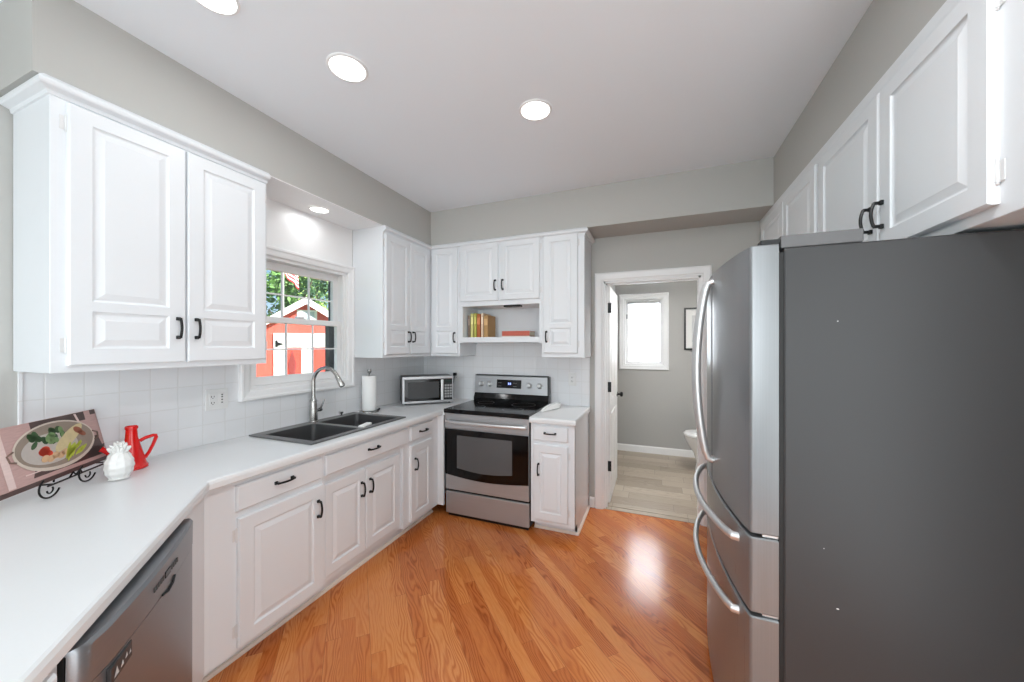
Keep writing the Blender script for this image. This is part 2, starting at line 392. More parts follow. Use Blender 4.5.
# ------------------------------------------------------------------ kitchen window (double hung)
w = thing('window_1', 'white double hung window above the sink facing a red shed', 'window', (0, 0, 0), 0, kind='structure')
WP = [(0, 0), (0, .012), (.006, .017), (.014, .019), (.036, .021), (.044, .027), (.056, .027), (.061, .022), (.061, 0)]
b = B(); b.sweep([(WY0, WZ0), (WY0, WZ1), (WY1, WZ1), (WY1, WZ0)], [(-o, h+.006) for o, h in WP], closed=True, plane='yz')
b.obj('window_casing', M['trim'], w)
b = B()
b.box(-.15, .006, WY0, WY0+.02, WZ0, WZ1); b.box(-.15, .006, WY1-.02, WY1, WZ0, WZ1); b.box(-.15, .0055, WY0+.02, WY1-.02, WZ1-.02, WZ1); b.box(-.15, .0055, WY0+.02, WY1-.02, WZ0, WZ0+.02)
b.box(-.022, .0, WY0+.02, WY0+.032, WZ0+.02, WZ1-.02); b.box(-.022, 0, WY1-.032, WY1-.02, WZ0+.02, WZ1-.02)
b.obj('window_jamb', M['trim'], w)
def sash(x, y0, y1, z0, z1, st, rb, rt, name):
    b = B(); b.box(x-.034, x, y0, y0+st, z0, z1, .004); b.box(x-.034, x, y1-st, y1, z0, z1, .004); b.box(x-.0335, x-.0005, y0+st-.004, y1-st+.004, z0, z0+rb, .004); b.box(x-.0335, x-.0005, y0+st-.004, y1-st+.004, z1-rt, z1, .004)
    f = b.obj(name, M['trim'], w)
    a0, a1, c0, c1 = y0+st, y1-st, z0+rb, z1-rt
    m = B()
    for k in (1, 2):
        yy = a0+(a1-a0)*k/3; m.box(x-.022, x-.010, yy-.005, yy+.005, c0, c1)
    zz = (c0+c1)/2; m.box(x-.0215, x-.0105, a0, a1, zz-.005, zz+.005)
    m.obj('muntin', M['grid'], f)
    g = B(); g.box(x-.018, x-.014, a0, a1, c0, c1); g.obj('glass_pane', M['glass'], f)
sash(-.025, WY0+.02, WY1-.02, WZ0+.02, 1.625, .045, .052, .04, 'lower_sash')
sash(-.065, WY0+.02, WY1-.02, 1.585, WZ1-.02, .045, .04, .05, 'upper_sash')
b = B(); b.box(-.145, -.10, WY1-.072, WY1-.021, WZ0+.021, 1.59); b.box(-.145, -.133, WY1-.042, WY1-.021, 1.59, WZ1-.021)
b.obj('storm_frame', mat('dark_bronze_storm_frame', (58, 62, 66), .5, noise=.1, nscale=30), w)
b = B(); b.box(-.058, -.027, -1.445, -1.39, 1.626, 1.64, .003); b.obj('sash_lock', M['trim'], w)

# ------------------------------------------------------------------ cabinet vocabulary (cabinet space: x along the run, front towards -y)
def pull(parent, x, y, z, vertical=True, L=.096, name='handle'):
    """black iron arched pull with square feet, standing off the face at y"""
    b = B(); h = L/2
    def P(t, o, e=0): return (x+e, y-o, z+t) if vertical else (x+t, y-o, z+e)
    for sgn in (-1, 1):
        q = P(sgn*(h-.007), 0)
        b.box(q[0]-.0075, q[0]+.0075, y-.010, y, q[2]-.0075, q[2]+.0075, .002)
        q2 = P(sgn*(h-.008), .018)
        b.box(q2[0]-.005, q2[0]+.005, y-.026, y-.008, q2[2]-.005, q2[2]+.005, .0015)
    pts = []; n = 12
    for i in range(n+1):
        t = -1+2*i/n; pts.append(P(t*(h-.008), .024+.008*(1-t*t)))
    b.tube(pts, .0052, 8)
    return b.obj(name, M['black'], parent)
def hinge(parent, x, y, z, L=.05):
    b = B(); b.box(x-.013, x+.002, y-.0025, y, z-L/2, z+L/2, .001)
    b.lathe([(.0045, -L/2), (.0045, L/2)], (x+.002, y-.0045, z), 10)
    b.lathe([(.003, L/2), (.004, L/2+.004), (.001, L/2+.008)], (x+.002, y-.0045, z), 10)
    b.lathe([(.001, -L/2-.008), (.004, -L/2-.004), (.003, -L/2)], (x+.002, y-.0045, z), 10)
    return b.obj('hinge', M['hinge'], parent)
def door(parent, x0, x1, z0, z1, yf, panels=1, st=.058, rt=None, rb=None, hx=None, hz=None, hv=True, hinges=None, split=None, name='door', t=.019, mat_=None):
    """raised-panel door or drawer front; panels 0 = slab, 1 = one panel, 2 = tall panel above a low one"""
    b = B(); y = yf-t; rt = rt or st; rb = rb or st
    def ring(r0, r1):
        (a0, a1, c0, c1, d0), (e0, e1, g0, g1, d1) = r0, r1
        A = [(a0, y+d0, c0), (a1, y+d0, c0), (a1, y+d0, c1), (a0, y+d0, c1)]; Bq = [(e0, y+d1, g0), (e1, y+d1, g0), (e1, y+d1, g1), (e0, y+d1, g1)]
        for i in range(4): b.face([A[i], A[(i+1) % 4], Bq[(i+1) % 4], Bq[i]])
    i_ = .005
    ring((x0, x1, z0, z1, t), (x0, x1, z0, z1, .006)); ring((x0, x1, z0, z1, .006), (x0+i_, x1-i_, z0+i_, z1-i_, 0))
    b.face([(x0, yf, z0), (x1, yf, z0), (x1, yf, z1), (x0, yf, z1)])
    X0, X1, Z0, Z1 = x0+i_, x1-i_, z0+i_, z1-i_
    def q(a0, a1, c0, c1): b.face([(a0, y, c0), (a1, y, c0), (a1, y, c1), (a0, y, c1)])
    if panels == 0: q(X0, X1, Z0, Z1)
    else:
        px0, px1 = x0+st, x1-st
        pz = [(z0+rb, z1-rt)]
        if panels == 2: pz = [(z0+rb, split-.018), (split+.018, z1-rt)]
        q(X0, px0, Z0, Z1); q(px1, X1, Z0, Z1)
        zz = [Z0]+[v for p in pz for v in p]+[Z1]
        for k in range(0, len(zz), 2): q(px0, px1, zz[k], zz[k+1])
        for (c0, c1) in pz:
            R = [(0, 0), (.003, .005), (.008, .0075), (.012, .0075), (.032, .002), (.034, .0012)]
            for (o0, d0), (o1, d1) in zip(R, R[1:]):
                ring((px0+o0, px1-o0, c0+o0, c1-o0, d0), (px0+o1, px1-o1, c0+o1, c1-o1, d1))
            o = R[-1][0]; b.face([(px0+o, y+R[-1][1], c0+o), (px1-o, y+R[-1][1], c0+o), (px1-o, y+R[-1][1], c1-o), (px0+o, y+R[-1][1], c1-o)])
    d = b.obj(name, mat_ or M['cab'], parent)
    if hx is not None: pull(d, hx, y, hz, hv)
    if hinges:
        for z in (z0+.075, z1-.075):
            if hinges == 'L': hinge(d, x0-.003, yf, z)
            else:
                bb = hinge(d, 0, yf, z); bb.scale = (-1, 1, 1); bb.location.x = x1+.003
    return d
CROWN = [(0, 2.324), (.006, 2.325), (.009, 2.338), (.029, 2.345), (.033, 2.350), (.034, 2.358), (.032, 2.366), (.018, 2.3805), (0, 2.3805)]
def crown(parent, path, k=1.0):
    b = B(); b.sweep(path, [(o*k, h) for o, h in CROWN]); b.obj('crown_moulding', M['cab'], parent)
def panel_body(parent, w_, d, z0, z1, mi='cab'):
    b = B(); b.box(0, w_, -d, -.0065, z0, z1, .0015, seg=1); return b.obj('cabinet_body', M[mi], parent)
R90 = PI/2

# ---- upper cabinet left of the window
a = thing('upper_cabinet', 'white two door upper cabinet left of the sink window', 'cabinet', (0, -2.656, 0), R90, 'upper cabinets')
panel_body(a, .763, XS, ZU, 2.3806)
door(a, .038, .389, 1.361, 2.316, -XS, 2, .060, .055, .062, .358, 1.513, True, 'L', split=1.582)
door(a, .396, .748, 1.361, 2.316, -XS, 2, .060, .055, .062, .427, 1.513, True, 'R', split=1.582)
crown(a, [(-.0, -.0065), (0, -XS), (.763, -XS)])
# ---- upper cabinet right of the window (its blind end runs to the corner)
a = thing('upper_cabinet', 'white two door upper cabinet between window and room corner', 'cabinet', (0, -.985, 0), R90, 'upper cabinets')
panel_body(a, .978, XS-.0005, ZU, 2.3806)
door(a, .018, .318, 1.361, 2.322, -XS, 2, .050, .05, .060, .292, 1.508, True, 'L', split=1.582)
door(a, .326, .604, 1.361, 2.322, -XS, 2, .050, .05, .060, .352, 1.508, True, 'R', split=1.582)
crown(a, [(0, -XS), (.652, -XS)])
# ---- back wall
D = -YB
a = thing('upper_cabinet', 'narrow white upper cabinet in the corner above the microwave', 'cabinet', (XS, 0, 0), 0, 'upper cabinets')
b = B(); b.box(.001, .317, -D, -.0065, ZU, 2.3806, .0015, seg=1); b.obj('cabinet_body', M['cab'], a)
door(a, .022, .300, 1.361, 2.340, -D, 2, .052, .05, .060, .276, 1.510, True, 'L', split=1.590)
crown(a, [(.0, -D), (.317, -D)])
a = thing('upper_cabinet', 'white two door cabinet above the range with open book shelf below', 'cabinet', (.6323, 0, 0), 0, 'upper cabinets')
b = B(); b.box(.001, .787, -D, -.0065, 1.79, 2.3806, .0015, seg=1)
b.box(.001, .030, -D, -.0065, 1.457, 1.79); b.box(.765, .787, -D, -.0065, 1.457, 1.79); b.box(.03, .765, -.016, -.0065, 1.457, 1.79)
b.obj('cabinet_body', M['cab'], a)
b = B(); b.box(.0305, .7645, -D-.002, -.017, 1.462, 1.510, .003); b.obj('shelf', M['cab'], a)
door(a, .012, .391, 1.832, 2.348, -D, 1, .052, .05, .05, .368, 1.966, True, 'L')
door(a, .412, .771, 1.832, 2.348, -D, 1, .052, .05, .05, .440, 1.966, True, 'R')
crown(a, [(.0, -D), (.787, -D)])
a = thing('upper_cabinet', 'narrow white upper cabinet at the end nearest the bathroom doorway', 'cabinet', (1.4195, 0, 0), 0, 'upper cabinets')
b = B(); b.box(.001, .357, -D, -.0065, ZU, 2.3806, .0015, seg=1); b.obj('cabinet_body', M['cab'], a)
door(a, .019, .305, 1.372, 2.345, -D, 2, .055, .052, .060, .047, 1.508, True, 'R', split=1.598)
crown(a, [(.0, -D), (.357, -D), (.357, -.0065)])
# ---- right wall, over the refrigerator
RD = XR-XRS
a = thing('upper_cabinet', 'white two door upper cabinet directly above the refrigerator', 'cabinet', (XR, -1.072, 0), -R90, 'upper cabinets')
b = B(); b.box(.001, 1.05, -RD, -.002, 1.735, 2.3806, .0015, seg=1); b.obj('cabinet_body', M['cab'], a)
door(a, .018, .516, 1.765, 2.322, -RD, 1, .060, .055, .06, .480, 1.885, True, 'L')
door(a, .526, .966, 1.765, 2.322, -RD, 1, .060, .055, .06, .548, 1.885, True, 'R')
crown(a, [(.0, -RD), (1.05, -RD)], .15)
a = thing('upper_cabinet', 'white upper cabinet in the far corner past the refrigerator', 'cabinet', (XR, -.004, 0), -R90, 'upper cabinets')
b = B(); b.box(.001, 1.066, -RD, -.002, 1.735, 2.3806, .0015, seg=1); b.obj('cabinet_body', M['cab'], a)
door(a, .09, .575, 1.765, 2.322, -RD, 1, .060, .055, .06, .545, 1.882, True, 'L')
door(a, .585, 1.05, 1.765, 2.322, -RD, 1, .060, .055, .06, .615, 1.882, True, 'R')
crown(a, [(.0, -RD), (1.066, -RD)], .15)

# ---- base cabinets
FX = .59
def toe(parent, x0, x1, d=FX):
    b = B(); b.box(x0, x1, -d+.078, -d+.090, 0, .09); o = b.obj('toe_board', M['cab'], parent)
    b = B(); b.sweep([(x0, -d+.078), (x1, -d+.078)], [(0, .0), (.013, .0), (.013, .008), (.008, .016), (0, .019)]); b.obj('shoe_moulding', M['trimshoe'], parent)
def base_cab(label, loc, rot, w_):
    return thing('base_cabinet', label, 'cabinet', loc, rot, 'base cabinets')
def carcass(parent, x0, w_, d=FX, fw=None):
    """open-topped carcass: sides notched over the toe recess, floor, back and face frame rails"""
    b = B(); t = .018
    for k in (x0, x0+w_-t): b.box(k, k+t, -d+.019, -.008, .088, ZK-.001); b.box(k, k+t, -d+.09, -.008, 0, .088)
    b.box(x0, x0+w_, -d+.05, -.008, .10, .118); b.box(x0, x0+w_, -.014, -.008, .1, ZK-.001)
    return b
# drawer base nearest the peninsula, with the plain corner filler
a = base_cab('white drawer and single door base cabinet beside the dishwasher peninsula', (0, -2.335, 0), R90, .57)
b = carcass(a, 0, .567); b.box(-.004, .5675, -FX, -FX+.02, .088, ZK-.001); b.obj('cabinet_body', M['cab'], a)
toe(a, -.05, .567)
door(a, .118, .548, .708, .820, -FX, 0, hx=.329, hz=.775, hv=False, name='drawer')
door(a, .124, .560, .106, .676, -FX, 1, .062, .062, .06, .520, .553, True, 'L')
# sink base
a = base_cab('white base cabinet under the sink with wide false drawer front and two doors', (0, -1.766, 0), R90, .73)
b = carcass(a, 0, .731); b.box(.012, .685, -FX, -FX+.022, .690, ZK-.001)
b.box(.012, .685, -FX+.028, -FX+.046, .088, ZK-.002)
b.box(.685, .7315, -FX, -FX+.0465, .088, ZK-.001); b.box(-.0005, .012, -FX, -FX+.0465, .088, ZK-.001)
b.obj('cabinet_body', M['cab'], a)
toe(a, 0, .731)
door(a, .006, .722, .712, .820, -FX, 0, hx=.362, hz=.774, hv=False, name='drawer')
door(a, .018, .327, .125, .650, -FX+.028, 1, .052, .058, .058, .290, .528, True, 'L')
door(a, .333, .655, .125, .650, -FX+.028, 1, .052, .058, .058, .362, .528, True, 'R')
# narrow drawer base running into the corner
a = base_cab('narrow white drawer and door base cabinet between sink and range', (0, -1.034, 0), R90, .4)
b = carcass(a, 0, 1.026); b.box(-.0005, .42, -FX, -FX+.02, .088, ZK-.001); b.box(.40, .42, -FX-.058, -FX-.0002, .088, ZK-.001, .002)
b.obj('cabinet_body', M['cab'], a)
toe(a, 0, .43)
door(a, .020, .306, .716, .822, -FX, 0, hx=.166, hz=.771, hv=False, name='drawer')
door(a, .020, .292, .110, .680, -FX, 1, .052, .055, .055, .066, .535, True, 'R')
# base cabinet right of the range
XB0, XB1 = 1.418, 1.757
a = base_cab('narrow white end base cabinet between range and bathroom doorway', (XB0, 0, 0), 0, .34)
wd = XB1-XB0; b = B(); d = .613; t = .018
b.box(0, t, -d, -.008, .088, ZK-.001); b.box(0, t, -d+.10, -.008, 0, .088); b.box(wd-t, wd, -d, -.008, .088, ZK-.001); b.box(wd-t, wd, -d+.095, -.008, 0, .088)
b.box(t, wd-t, -d+.02, -.008, .10, .118); b.box(t, wd-t, -.014, -.008, .1, ZK-.001)
b.box(0, wd, -d-.0005, -d+.02, .088, ZK-.0005)
b.obj('cabinet_body', M['cab'], a)
b = B(); b.box(0, wd-.001, -d+.095, -d+.107, 0, .088); b.obj('toe_board', M['cab'], a)
b = B(); b.sweep([(0, -d+.095), (wd, -d+.095), (wd, -.016)], [(0, .0), (.013, .0), (.013, .008), (.008, .016), (0, .019)]); b.obj('shoe_moulding', M['trimshoe'], a)
door(a, .026, .291, .718, .828, -d, 0, hx=.157, hz=.778, hv=False, name='drawer')
door(a, .026, .291, .118, .688, -d, 1, .050, .058, .058, .067, .500, True, 'R')

# ---- peninsula: frame with its origin at the counter bend, x running back towards the bend, front towards -y
DD = Vector((.74, -.672)).normalized()
PANG = math.atan2(-DD.y, -DD.x)
BEND = Vector((.6356, -2.338))
def pen(s, n=0.0):      # peninsula coordinates: s along the front away from the bend, n outward
    nn = Vector((-DD.y, DD.x)); q = BEND+DD*s+nn*n; return (q.x, q.y)
a = thing('peninsula_cabinet', 'white angled peninsula base around the dishwasher', 'cabinet', (BEND.x, BEND.y, 0), PANG, 'base cabinets')
b = B()     # local x = -s, local y = -n
b.box(.040, -.214, .026, .044, .088, ZK-.001); b.box(-.214, -.196, .026, .60, .0, ZK-.001)
b.box(-.826, -1.55, .026, .60, .088, ZK-.001); b.box(-.826, -1.55, .10, .60, 0, .088); b.box(-.196, -1.55, .60, .62, 0, ZK-.001)
b.obj('cabinet_body', M['cab'], a)
b = B(); b.box(-.045, -.214, .104, .115, 0, .088); b.obj('toe_board', M['cab'], a)
door(a, -1.53, -.86, .106, .828, .026, 1, .062, .062, .062, -.90, .60, True)

# ------------------------------------------------------------------ countertops
NOSE = [(0, .850), (.004, .848), (.008, .852), (.009, .874), (.006, .886), (0, .890)]
SX0, SX1, SY0, SY1 = .052, .548, -1.806, -1.022      # sink cut-out
b = B(); e = .009
xf = .6356-e
q1 = pen(0, -e); q2 = pen(1.62, -e); q3 = pen(1.62, -.95); q4 = (0.0065, -2.95)
L0 = .0065
b.prism([(L0, -.62), (.651, -.62), (.651, -.0065), (L0, -.0065)], ZK, ZC)
b.prism([(L0, SY1), (xf, SY1), (xf, -.62), (L0, -.62)], ZK, ZC)
b.prism([(L0, SY0), (SX0, SY0), (SX0, SY1), (L0, SY1)], ZK, ZC); b.prism([(SX1, SY0), (xf, SY0), (xf, SY1), (SX1, SY1)], ZK, ZC)
k = Vector((xf, -2.338)); 
# exact mitre of the inset front line
tt = (xf-q1[0])/DD.x; mit = (xf, q1[1]+DD.y*tt)
b.prism([(L0, mit[1]), mit, (xf, SY0), (L0, SY0)], ZK, ZC)
b.prism([q4, q3, q2, mit, (L0, mit[1])], ZK, ZC)
b.sweep([(xf, -.62), (xf, mit[1]), mit, q2][0:1]+[mit, q2], [(-o, h) for o, h in NOSE])
ct = tag(b.obj('countertop', M['counter']), 'white laminate countertop running under the window and along the peninsula', 'countertop')
b = B(); b.prism([(1.4135, -.635), (1.7616, -.635), (1.7616, -.0065), (1.4135, -.0065)], ZK, ZC)
b.sweep([(1.4135, -.635), (1.7616, -.635), (1.7616, -.0065)], NOSE)
tag(b.obj('countertop', M['counter']), 'short white countertop piece on the end cabinet right of the range', 'countertop')

# ------------------------------------------------------------------ sink, faucet, soap pump
a = thing('kitchen_sink', 'dark grey double bowl drop in sink below the window', 'sink', (0, 0, 0))
zr = ZC+.001
bowls = [(.122, .520, -1.768, -1.436), (.122, .520, -1.396, -1.060)]
b = B(); x0, x1, y0, y1 = .040, .562, -1.816, -1.012
b.box(x0, .122, y0, y1, zr, zr+.009, .003); b.box(.520, x1, y0, y1, zr, zr+.009, .003)
for (c0, c1) in ((y0+.0005, -1.768), (-1.436, -1.396), (-1.060, y1-.0005)): b.box(.119, .523, c0, c1, zr, zr+.0088, .003)
b.obj('sink_rim', M['sink'], a)
for (bx0, bx1, by0, by1) in bowls:
    b = B(); rr = []
    for (ins, z) in ((0, zr+.006), (.004, ZC-.02), (.010, .74), (.022, .715), (.05, .705)):
        c = .03+ins*.5; ring = []
        for (cx, cy, s0) in ((bx1-ins-c, by1-ins-c, 0), (bx0+ins+c, by1-ins-c, 1), (bx0+ins+c, by0+ins+c, 2), (bx1-ins-c, by0+ins+c, 3)):
            for k in range(5):
                an = (s0+k/4)*PI/2; ring.append((cx+c*math.cos(an), cy+c*math.sin(an), z))
        rr.append(ring)
    b.rings(rr, True, False, True); o = b.obj('bowl', M['sinkin'], a)
    b = B(); b.lathe([(.0, 0), (.028, 0), (.042, .003), (.045, .001)], ((bx0+bx1)/2, (by0+by1)/2, .706), 24, cap0=False, cap1=False); b.obj('drain', M['nickel'], o)
a = thing('faucet', 'brushed nickel gooseneck pull down faucet behind the sink', 'faucet', (.078, -1.405, ZC+.010))
b = B(); b.lathe([(.030, 0), (.030, .006), (.027, .010), (.026, .05), (.0225, .130), (.0215, .140), (.024, .142), (.024, .150), (.020, .156), (.015, .170), (.0135, .18)], seg=28); b.obj('faucet_body', M['nickel'], a)
pts = [(0, 0, .17), (0, 0, .24), (0, 0, .285)]
for i in range(1, 15):
    an = PI*i/14*.86; pts.append((.105-.105*math.cos(an), .018*(i/14), .285+.095*math.sin(an)))
b = B(); b.tube(pts, .0125, 14); b.obj('gooseneck', M['nickel'], a)
p0 = Vector(pts[-1]); dr = (Vector(pts[-1])-Vector(pts[-2])).normalized()
b = B(); b.tube([p0-dr*.002, p0+dr*.01, p0+dr*.03, p0+dr*.075, p0+dr*.083], [.0135, .0155, .0165, .0195, .016], 16); b.obj('spray_head', M['nickel'], a)
b = B(); b.tube([(0, .018, .075), (0, .050, .078)], .011, 12); b.tube([(0, .048, .078), (0, .062, .080)], .014, 12); b.tube([(0, .056, .084), (.004, .074, .118), (.008, .080, .150)], [.006, .0055, .0045], 10, flat=1.3)
b.obj('lever_handle', mat('shaded_nickel_lever', (120, 120, 120), .25, metal=1, noise=.05), a)
b = B(); b.lathe([(.018, 0), (.018, .004), (.011, .007), (.011, .016), (.0175, .018), (.0175, .030), (.014, .034), (.0, .035)], seg=20, cap1=False)
tag(b.obj('soap_pump', mat('chrome', (220, 220, 220), .1, metal=1, noise=.03), loc=(.075, -1.165, ZC+.0105)), 'small chrome cap fitting on the sink deck behind the right bowl', 'soap pump')
b = B(); b.box(-.02, .02, -.055, .055, 0, .018, .007, seg=3)
tag(b.obj('dish_cloth', M['paper'], loc=(.500, -1.36, .79+.103), rot=.25), 'folded white cloth lying on the sink divider', 'cloth')

# ------------------------------------------------------------------ paper towel holder
a = thing('paper_towel_holder', 'upright steel paper towel stand with a full white roll', 'paper towel holder', (.124, -.925, ZC+.0005))
b = B(); b.lathe([(.075, 0), (.077, .003), (.075, .010), (.01, .012)], seg=36, cap1=True); b.obj('stand_base', M['nickel'], a)
b = B(); b.lathe([(.005, .01), (.005, .312), (.006, .314)], seg=12); b.lathe([(.003, .312), (.014, .318), (.019, .333), (.014, .348), (.002, .353)], seg=20); b.obj('post', M['nickel'], a)
b = B(); b.lathe([(.020, .014), (.054, .014), (.0555, .017), (.0555, .293), (.054, .296), (.020, .296)], seg=40, cap0=False, cap1=False); b.lathe([(.02, .296), (.02, .014)], seg=40, cap0=False, cap1=False); b.obj('paper_roll', M['paper'], a)
b = B(); b.tube([(.055, .035, .012), (.062, .045, .018), (.064, .047, .03)], .009, 10); b.obj('stand_knob', M['blackpl'], a)

# ------------------------------------------------------------------ microwave in the corner
a = thing('microwave', 'compact steel and black microwave standing in the counter corner', 'microwave', (.352, -.424, ZC+.001), math.radians(43.9))
w2, h, dp = .232, .258, .245
b = B(); b.box(-w2, w2, .008, dp, .014, h, .006, 0); b.obj('housing', mat('dark_grey_microwave_case', (84, 84, 85), .35, metal=.6, noise=.04), a)
b = B(); b.box(-w2, w2, -.006, .008, .012, .034, .004); b.box(-w2, w2, -.006, .008, h-.026, h, .004); b.box(-w2, -w2+.02, -.0055, .008, .030, h-.022, .003); b.box(w2-.009, w2, -.0055, .008, .030, h-.022, .003); b.obj('front_frame', M['steel_x'], a)
b = B(); b.box(-w2+.02, .132, -.004, .008, .034, h-.026); d_ = b.obj('door', M['glassblk'], a)
b = B(); b.box(-w2+.048, .098, -.0055, -.004, .058, h-.05, .001); b.obj('door_window', mat('dark_microwave_mesh', (62, 62, 63), .35, noise=.08, nscale=40, spec=.25), d_)
b = B(); b.box(.112, .136, -.030, -.018, .036, h-.030, .005); b.box(.116, .132, -.02, -.003, .045, .065); b.box(.116, .132, -.02, -.003, h-.06, h-.04); b.obj('handle', M['handle'], d_)
b = B(); b.box(.138, w2-.009, -.004, .008, .034, h-.026); p_ = b.obj('control_panel', M['blackpl'], a)
b = B(); b.box(.150, w2-.016, -.0052, -.004, h-.062, h-.038); b.obj('display', mat('dim_green_display', (40, 52, 48), .2, noise=.05), p_)
for r in range(5):
    for c in range(3):
        b = B(); b.box(.150+c*.0245, .170+c*.0245, -.0058, -.004, .055+r*.026, .074+r*.026, .001); b.obj('button', mat('grey_keypad', (150, 150, 150), .5, noise=.05) if r+c == 0 else bpy.data.materials['grey_keypad'], p_)
for sx in (-1, 1):
    for yy in (.03, dp-.03):
        b = B(); b.lathe([(.011, 0), (.012, .014)], (sx*(w2-.03), yy, 0), 12); b.obj('foot', M['blackpl'], a)

# ------------------------------------------------------------------ range
RX0, RX1 = .657, 1.4105
RW = RX1-RX0
a = thing('range', 'stainless electric range with black glass cooktop and oven door', 'range', (RX0, -.02, 0))
b = B(); b.box(.004, RW-.004, -.575, -.001, .03, .871); b.obj('range_body', mat('dark_grey_range_side', (40, 40, 41), .4, metal=.3, noise=.04), a)
b = B(); b.box(0, RW, -.627, -.045, .872, .906, .006, 0, 3); ck = b.obj('cooktop', M['glassblk'], a)
for (cx, cy, r) in ((.19, -.46, .105), (.56, -.46, .085), (.19, -.2, .075), (.56, -.2, .105)):
    b = B(); b.lathe([(r-.003, 0), (r, .0006), (r+.003, 0)], (cx, cy, .9061), 40, cap0=False, cap1=False); b.obj('burner_ring', mat('grey_burner_print', (74, 74, 75), .3, noise=.05), ck)
b = B(); b.box(.004, RW-.004, -.612, -.575, .745, .870, .004); b.obj('upper_front_trim', M['steel_x'], a)
# oven door: black glass face between steel bands, lower edge of the glass bowed down
b = B(); b.box(.006, RW-.006, -.605, -.577, .232, .742, .004); od = b.obj('door', M['steel_x'], a)
b = B(); n = 16; zt = .738
top = [(.008+(RW-.016)*i/n, zt) for i in range(n+1)]; bot = [(.008+(RW-.016)*i/n, .360-.028*math.sin(PI*i/n)) for i in range(n+1)]
poly = bot+top[::-1]
b.rings([[(x, -.604, z) for x, z in poly], [(x, -.611, z) for x, z in poly]], True, True, True, 0, False); gl = b.obj('black_glass_face', M['glassblk'], od)
bot2 = [(.120+(RW-.262)*i/n, .420-.022*math.sin(PI*i/n)) for i in range(n+1)]; top2 = [(.120, .690), (RW-.142, .690)]
poly = bot2+top2[::-1]
b = B(); b.rings([[(x, -.610, z) for x, z in poly], [(x, -.6122, z) for x, z in poly]], True, True, True, 0, False); b.obj('door_window', M['ovenwin'], gl)
b = B(); pts = []
for i in range(17):
    t_ = i/16; x = .030+(RW-.060)*t_; pts.append((x, -.632-.030*math.sin(PI*t_)**.6, .806))
b.tube(pts, .0125, 12, flat=.8)
for x in (.035, RW-.035): b.box(x-.014, x+.014, -.640, -.610, .794, .818, .004)
b.obj('handle', M['handle'], od)
b = B(); b.box(.006, RW-.006, -.600, -.577, .030, .214, .005); b.obj('storage_drawer', M['steel_x'], a)
b = B(); b.box(.02, RW-.02, -.574, -.56, .0, .03); b.obj('toe_kick', M['blackpl'], a)
# backguard
b = B(); b.rings([[(0, -.085, .906), (0, -.085, .93), (0, -.060, .978), (0, -.006, .978), (0, -.006, .906)], [(RW, -.085, .906), (RW, -.085, .93), (RW, -.060, .978), (RW, -.006, .978), (RW, -.006, .906)]], True, True, True, 0, False)
bg = b.obj('backguard', M['glassblk'], a)
b = B(); b.rings([[(0, -.070, .978), (0, -.048, 1.14), (0, -.010, 1.146), (0, -.006, .978)], [(RW-.012, -.070, .978), (RW-.012, -.048, 1.14), (RW-.012, -.010, 1.146), (RW-.012, -.006, .978)]], True, True, True, 0, False); cp = b.obj('control_panel', M['steel_x'], bg)
b = B(); b.box(RW-.012, RW, -.072, -.004, .975, 1.148, .003); b.box(0, RW-.012, -.05, -.006, 1.1465, 1.152, .002); b.obj('end_cap', M['blackpl'], bg)
tl = math.atan2(.022, .162)
def on_panel(x, z, o=0): return (x, -.070+.022*(z-.978)/.162-o*math.cos(tl), z+o*math.sin(tl))
b = B(); p = [on_panel(x, z, o) for o in (0.0005, .003) for x, z in ((.235, 1.030), (.485, 1.030), (.485, 1.108), (.235, 1.108))]
b.rings([p[:4], p[4:]], True, True, True, 0, False); ds = b.obj('display', M['glassblk'], cp)
b = B()
for k, (ww) in enumerate((.012, .012)):
    x = .352+k*.018; q = [on_panel(xx, z, .0036) for xx, z in ((x, 1.062), (x+ww, 1.062), (x+ww, 1.082), (x, 1.082))]; b.face(q)
b.obj('clock_digit', mat('blue_clock_glow', (150, 170, 255), .4, emit=1.2, noise=.02), ds)
b = B()
for k in range(6):
    for r in range(2):
        x = .25+k*.012+(.12 if k > 2 else 0); q = [on_panel(xx, z, .0033) for xx, z in ((x, 1.045+r*.03), (x+.008, 1.045+r*.03), (x+.008, 1.051+r*.03), (x, 1.051+r*.03))]; b.face(q)
b.obj('keypad_print', mat('grey_keypad_print', (120, 120, 120), .5, noise=.03), ds)
for x in (.072, .162, .565, .665):
    b = B(); z = 1.062; c = Vector(on_panel(x, z)); nrm = Vector((0, -math.cos(tl), math.sin(tl)))
    b.tube([c, c+nrm*.010, c+nrm*.014, c+nrm*.030, c+nrm*.033], [.026, .026, .021, .019, .016], 22)
    b.tube([c+nrm*.028+Vector((0, 0, -.018)), c+nrm*.038+Vector((0, 0, -.016)), c+nrm*.038+Vector((0, 0, .016)), c+nrm*.028+Vector((0, 0, .018))], .005, 8)
    b.obj('knob', M['handle'], cp)

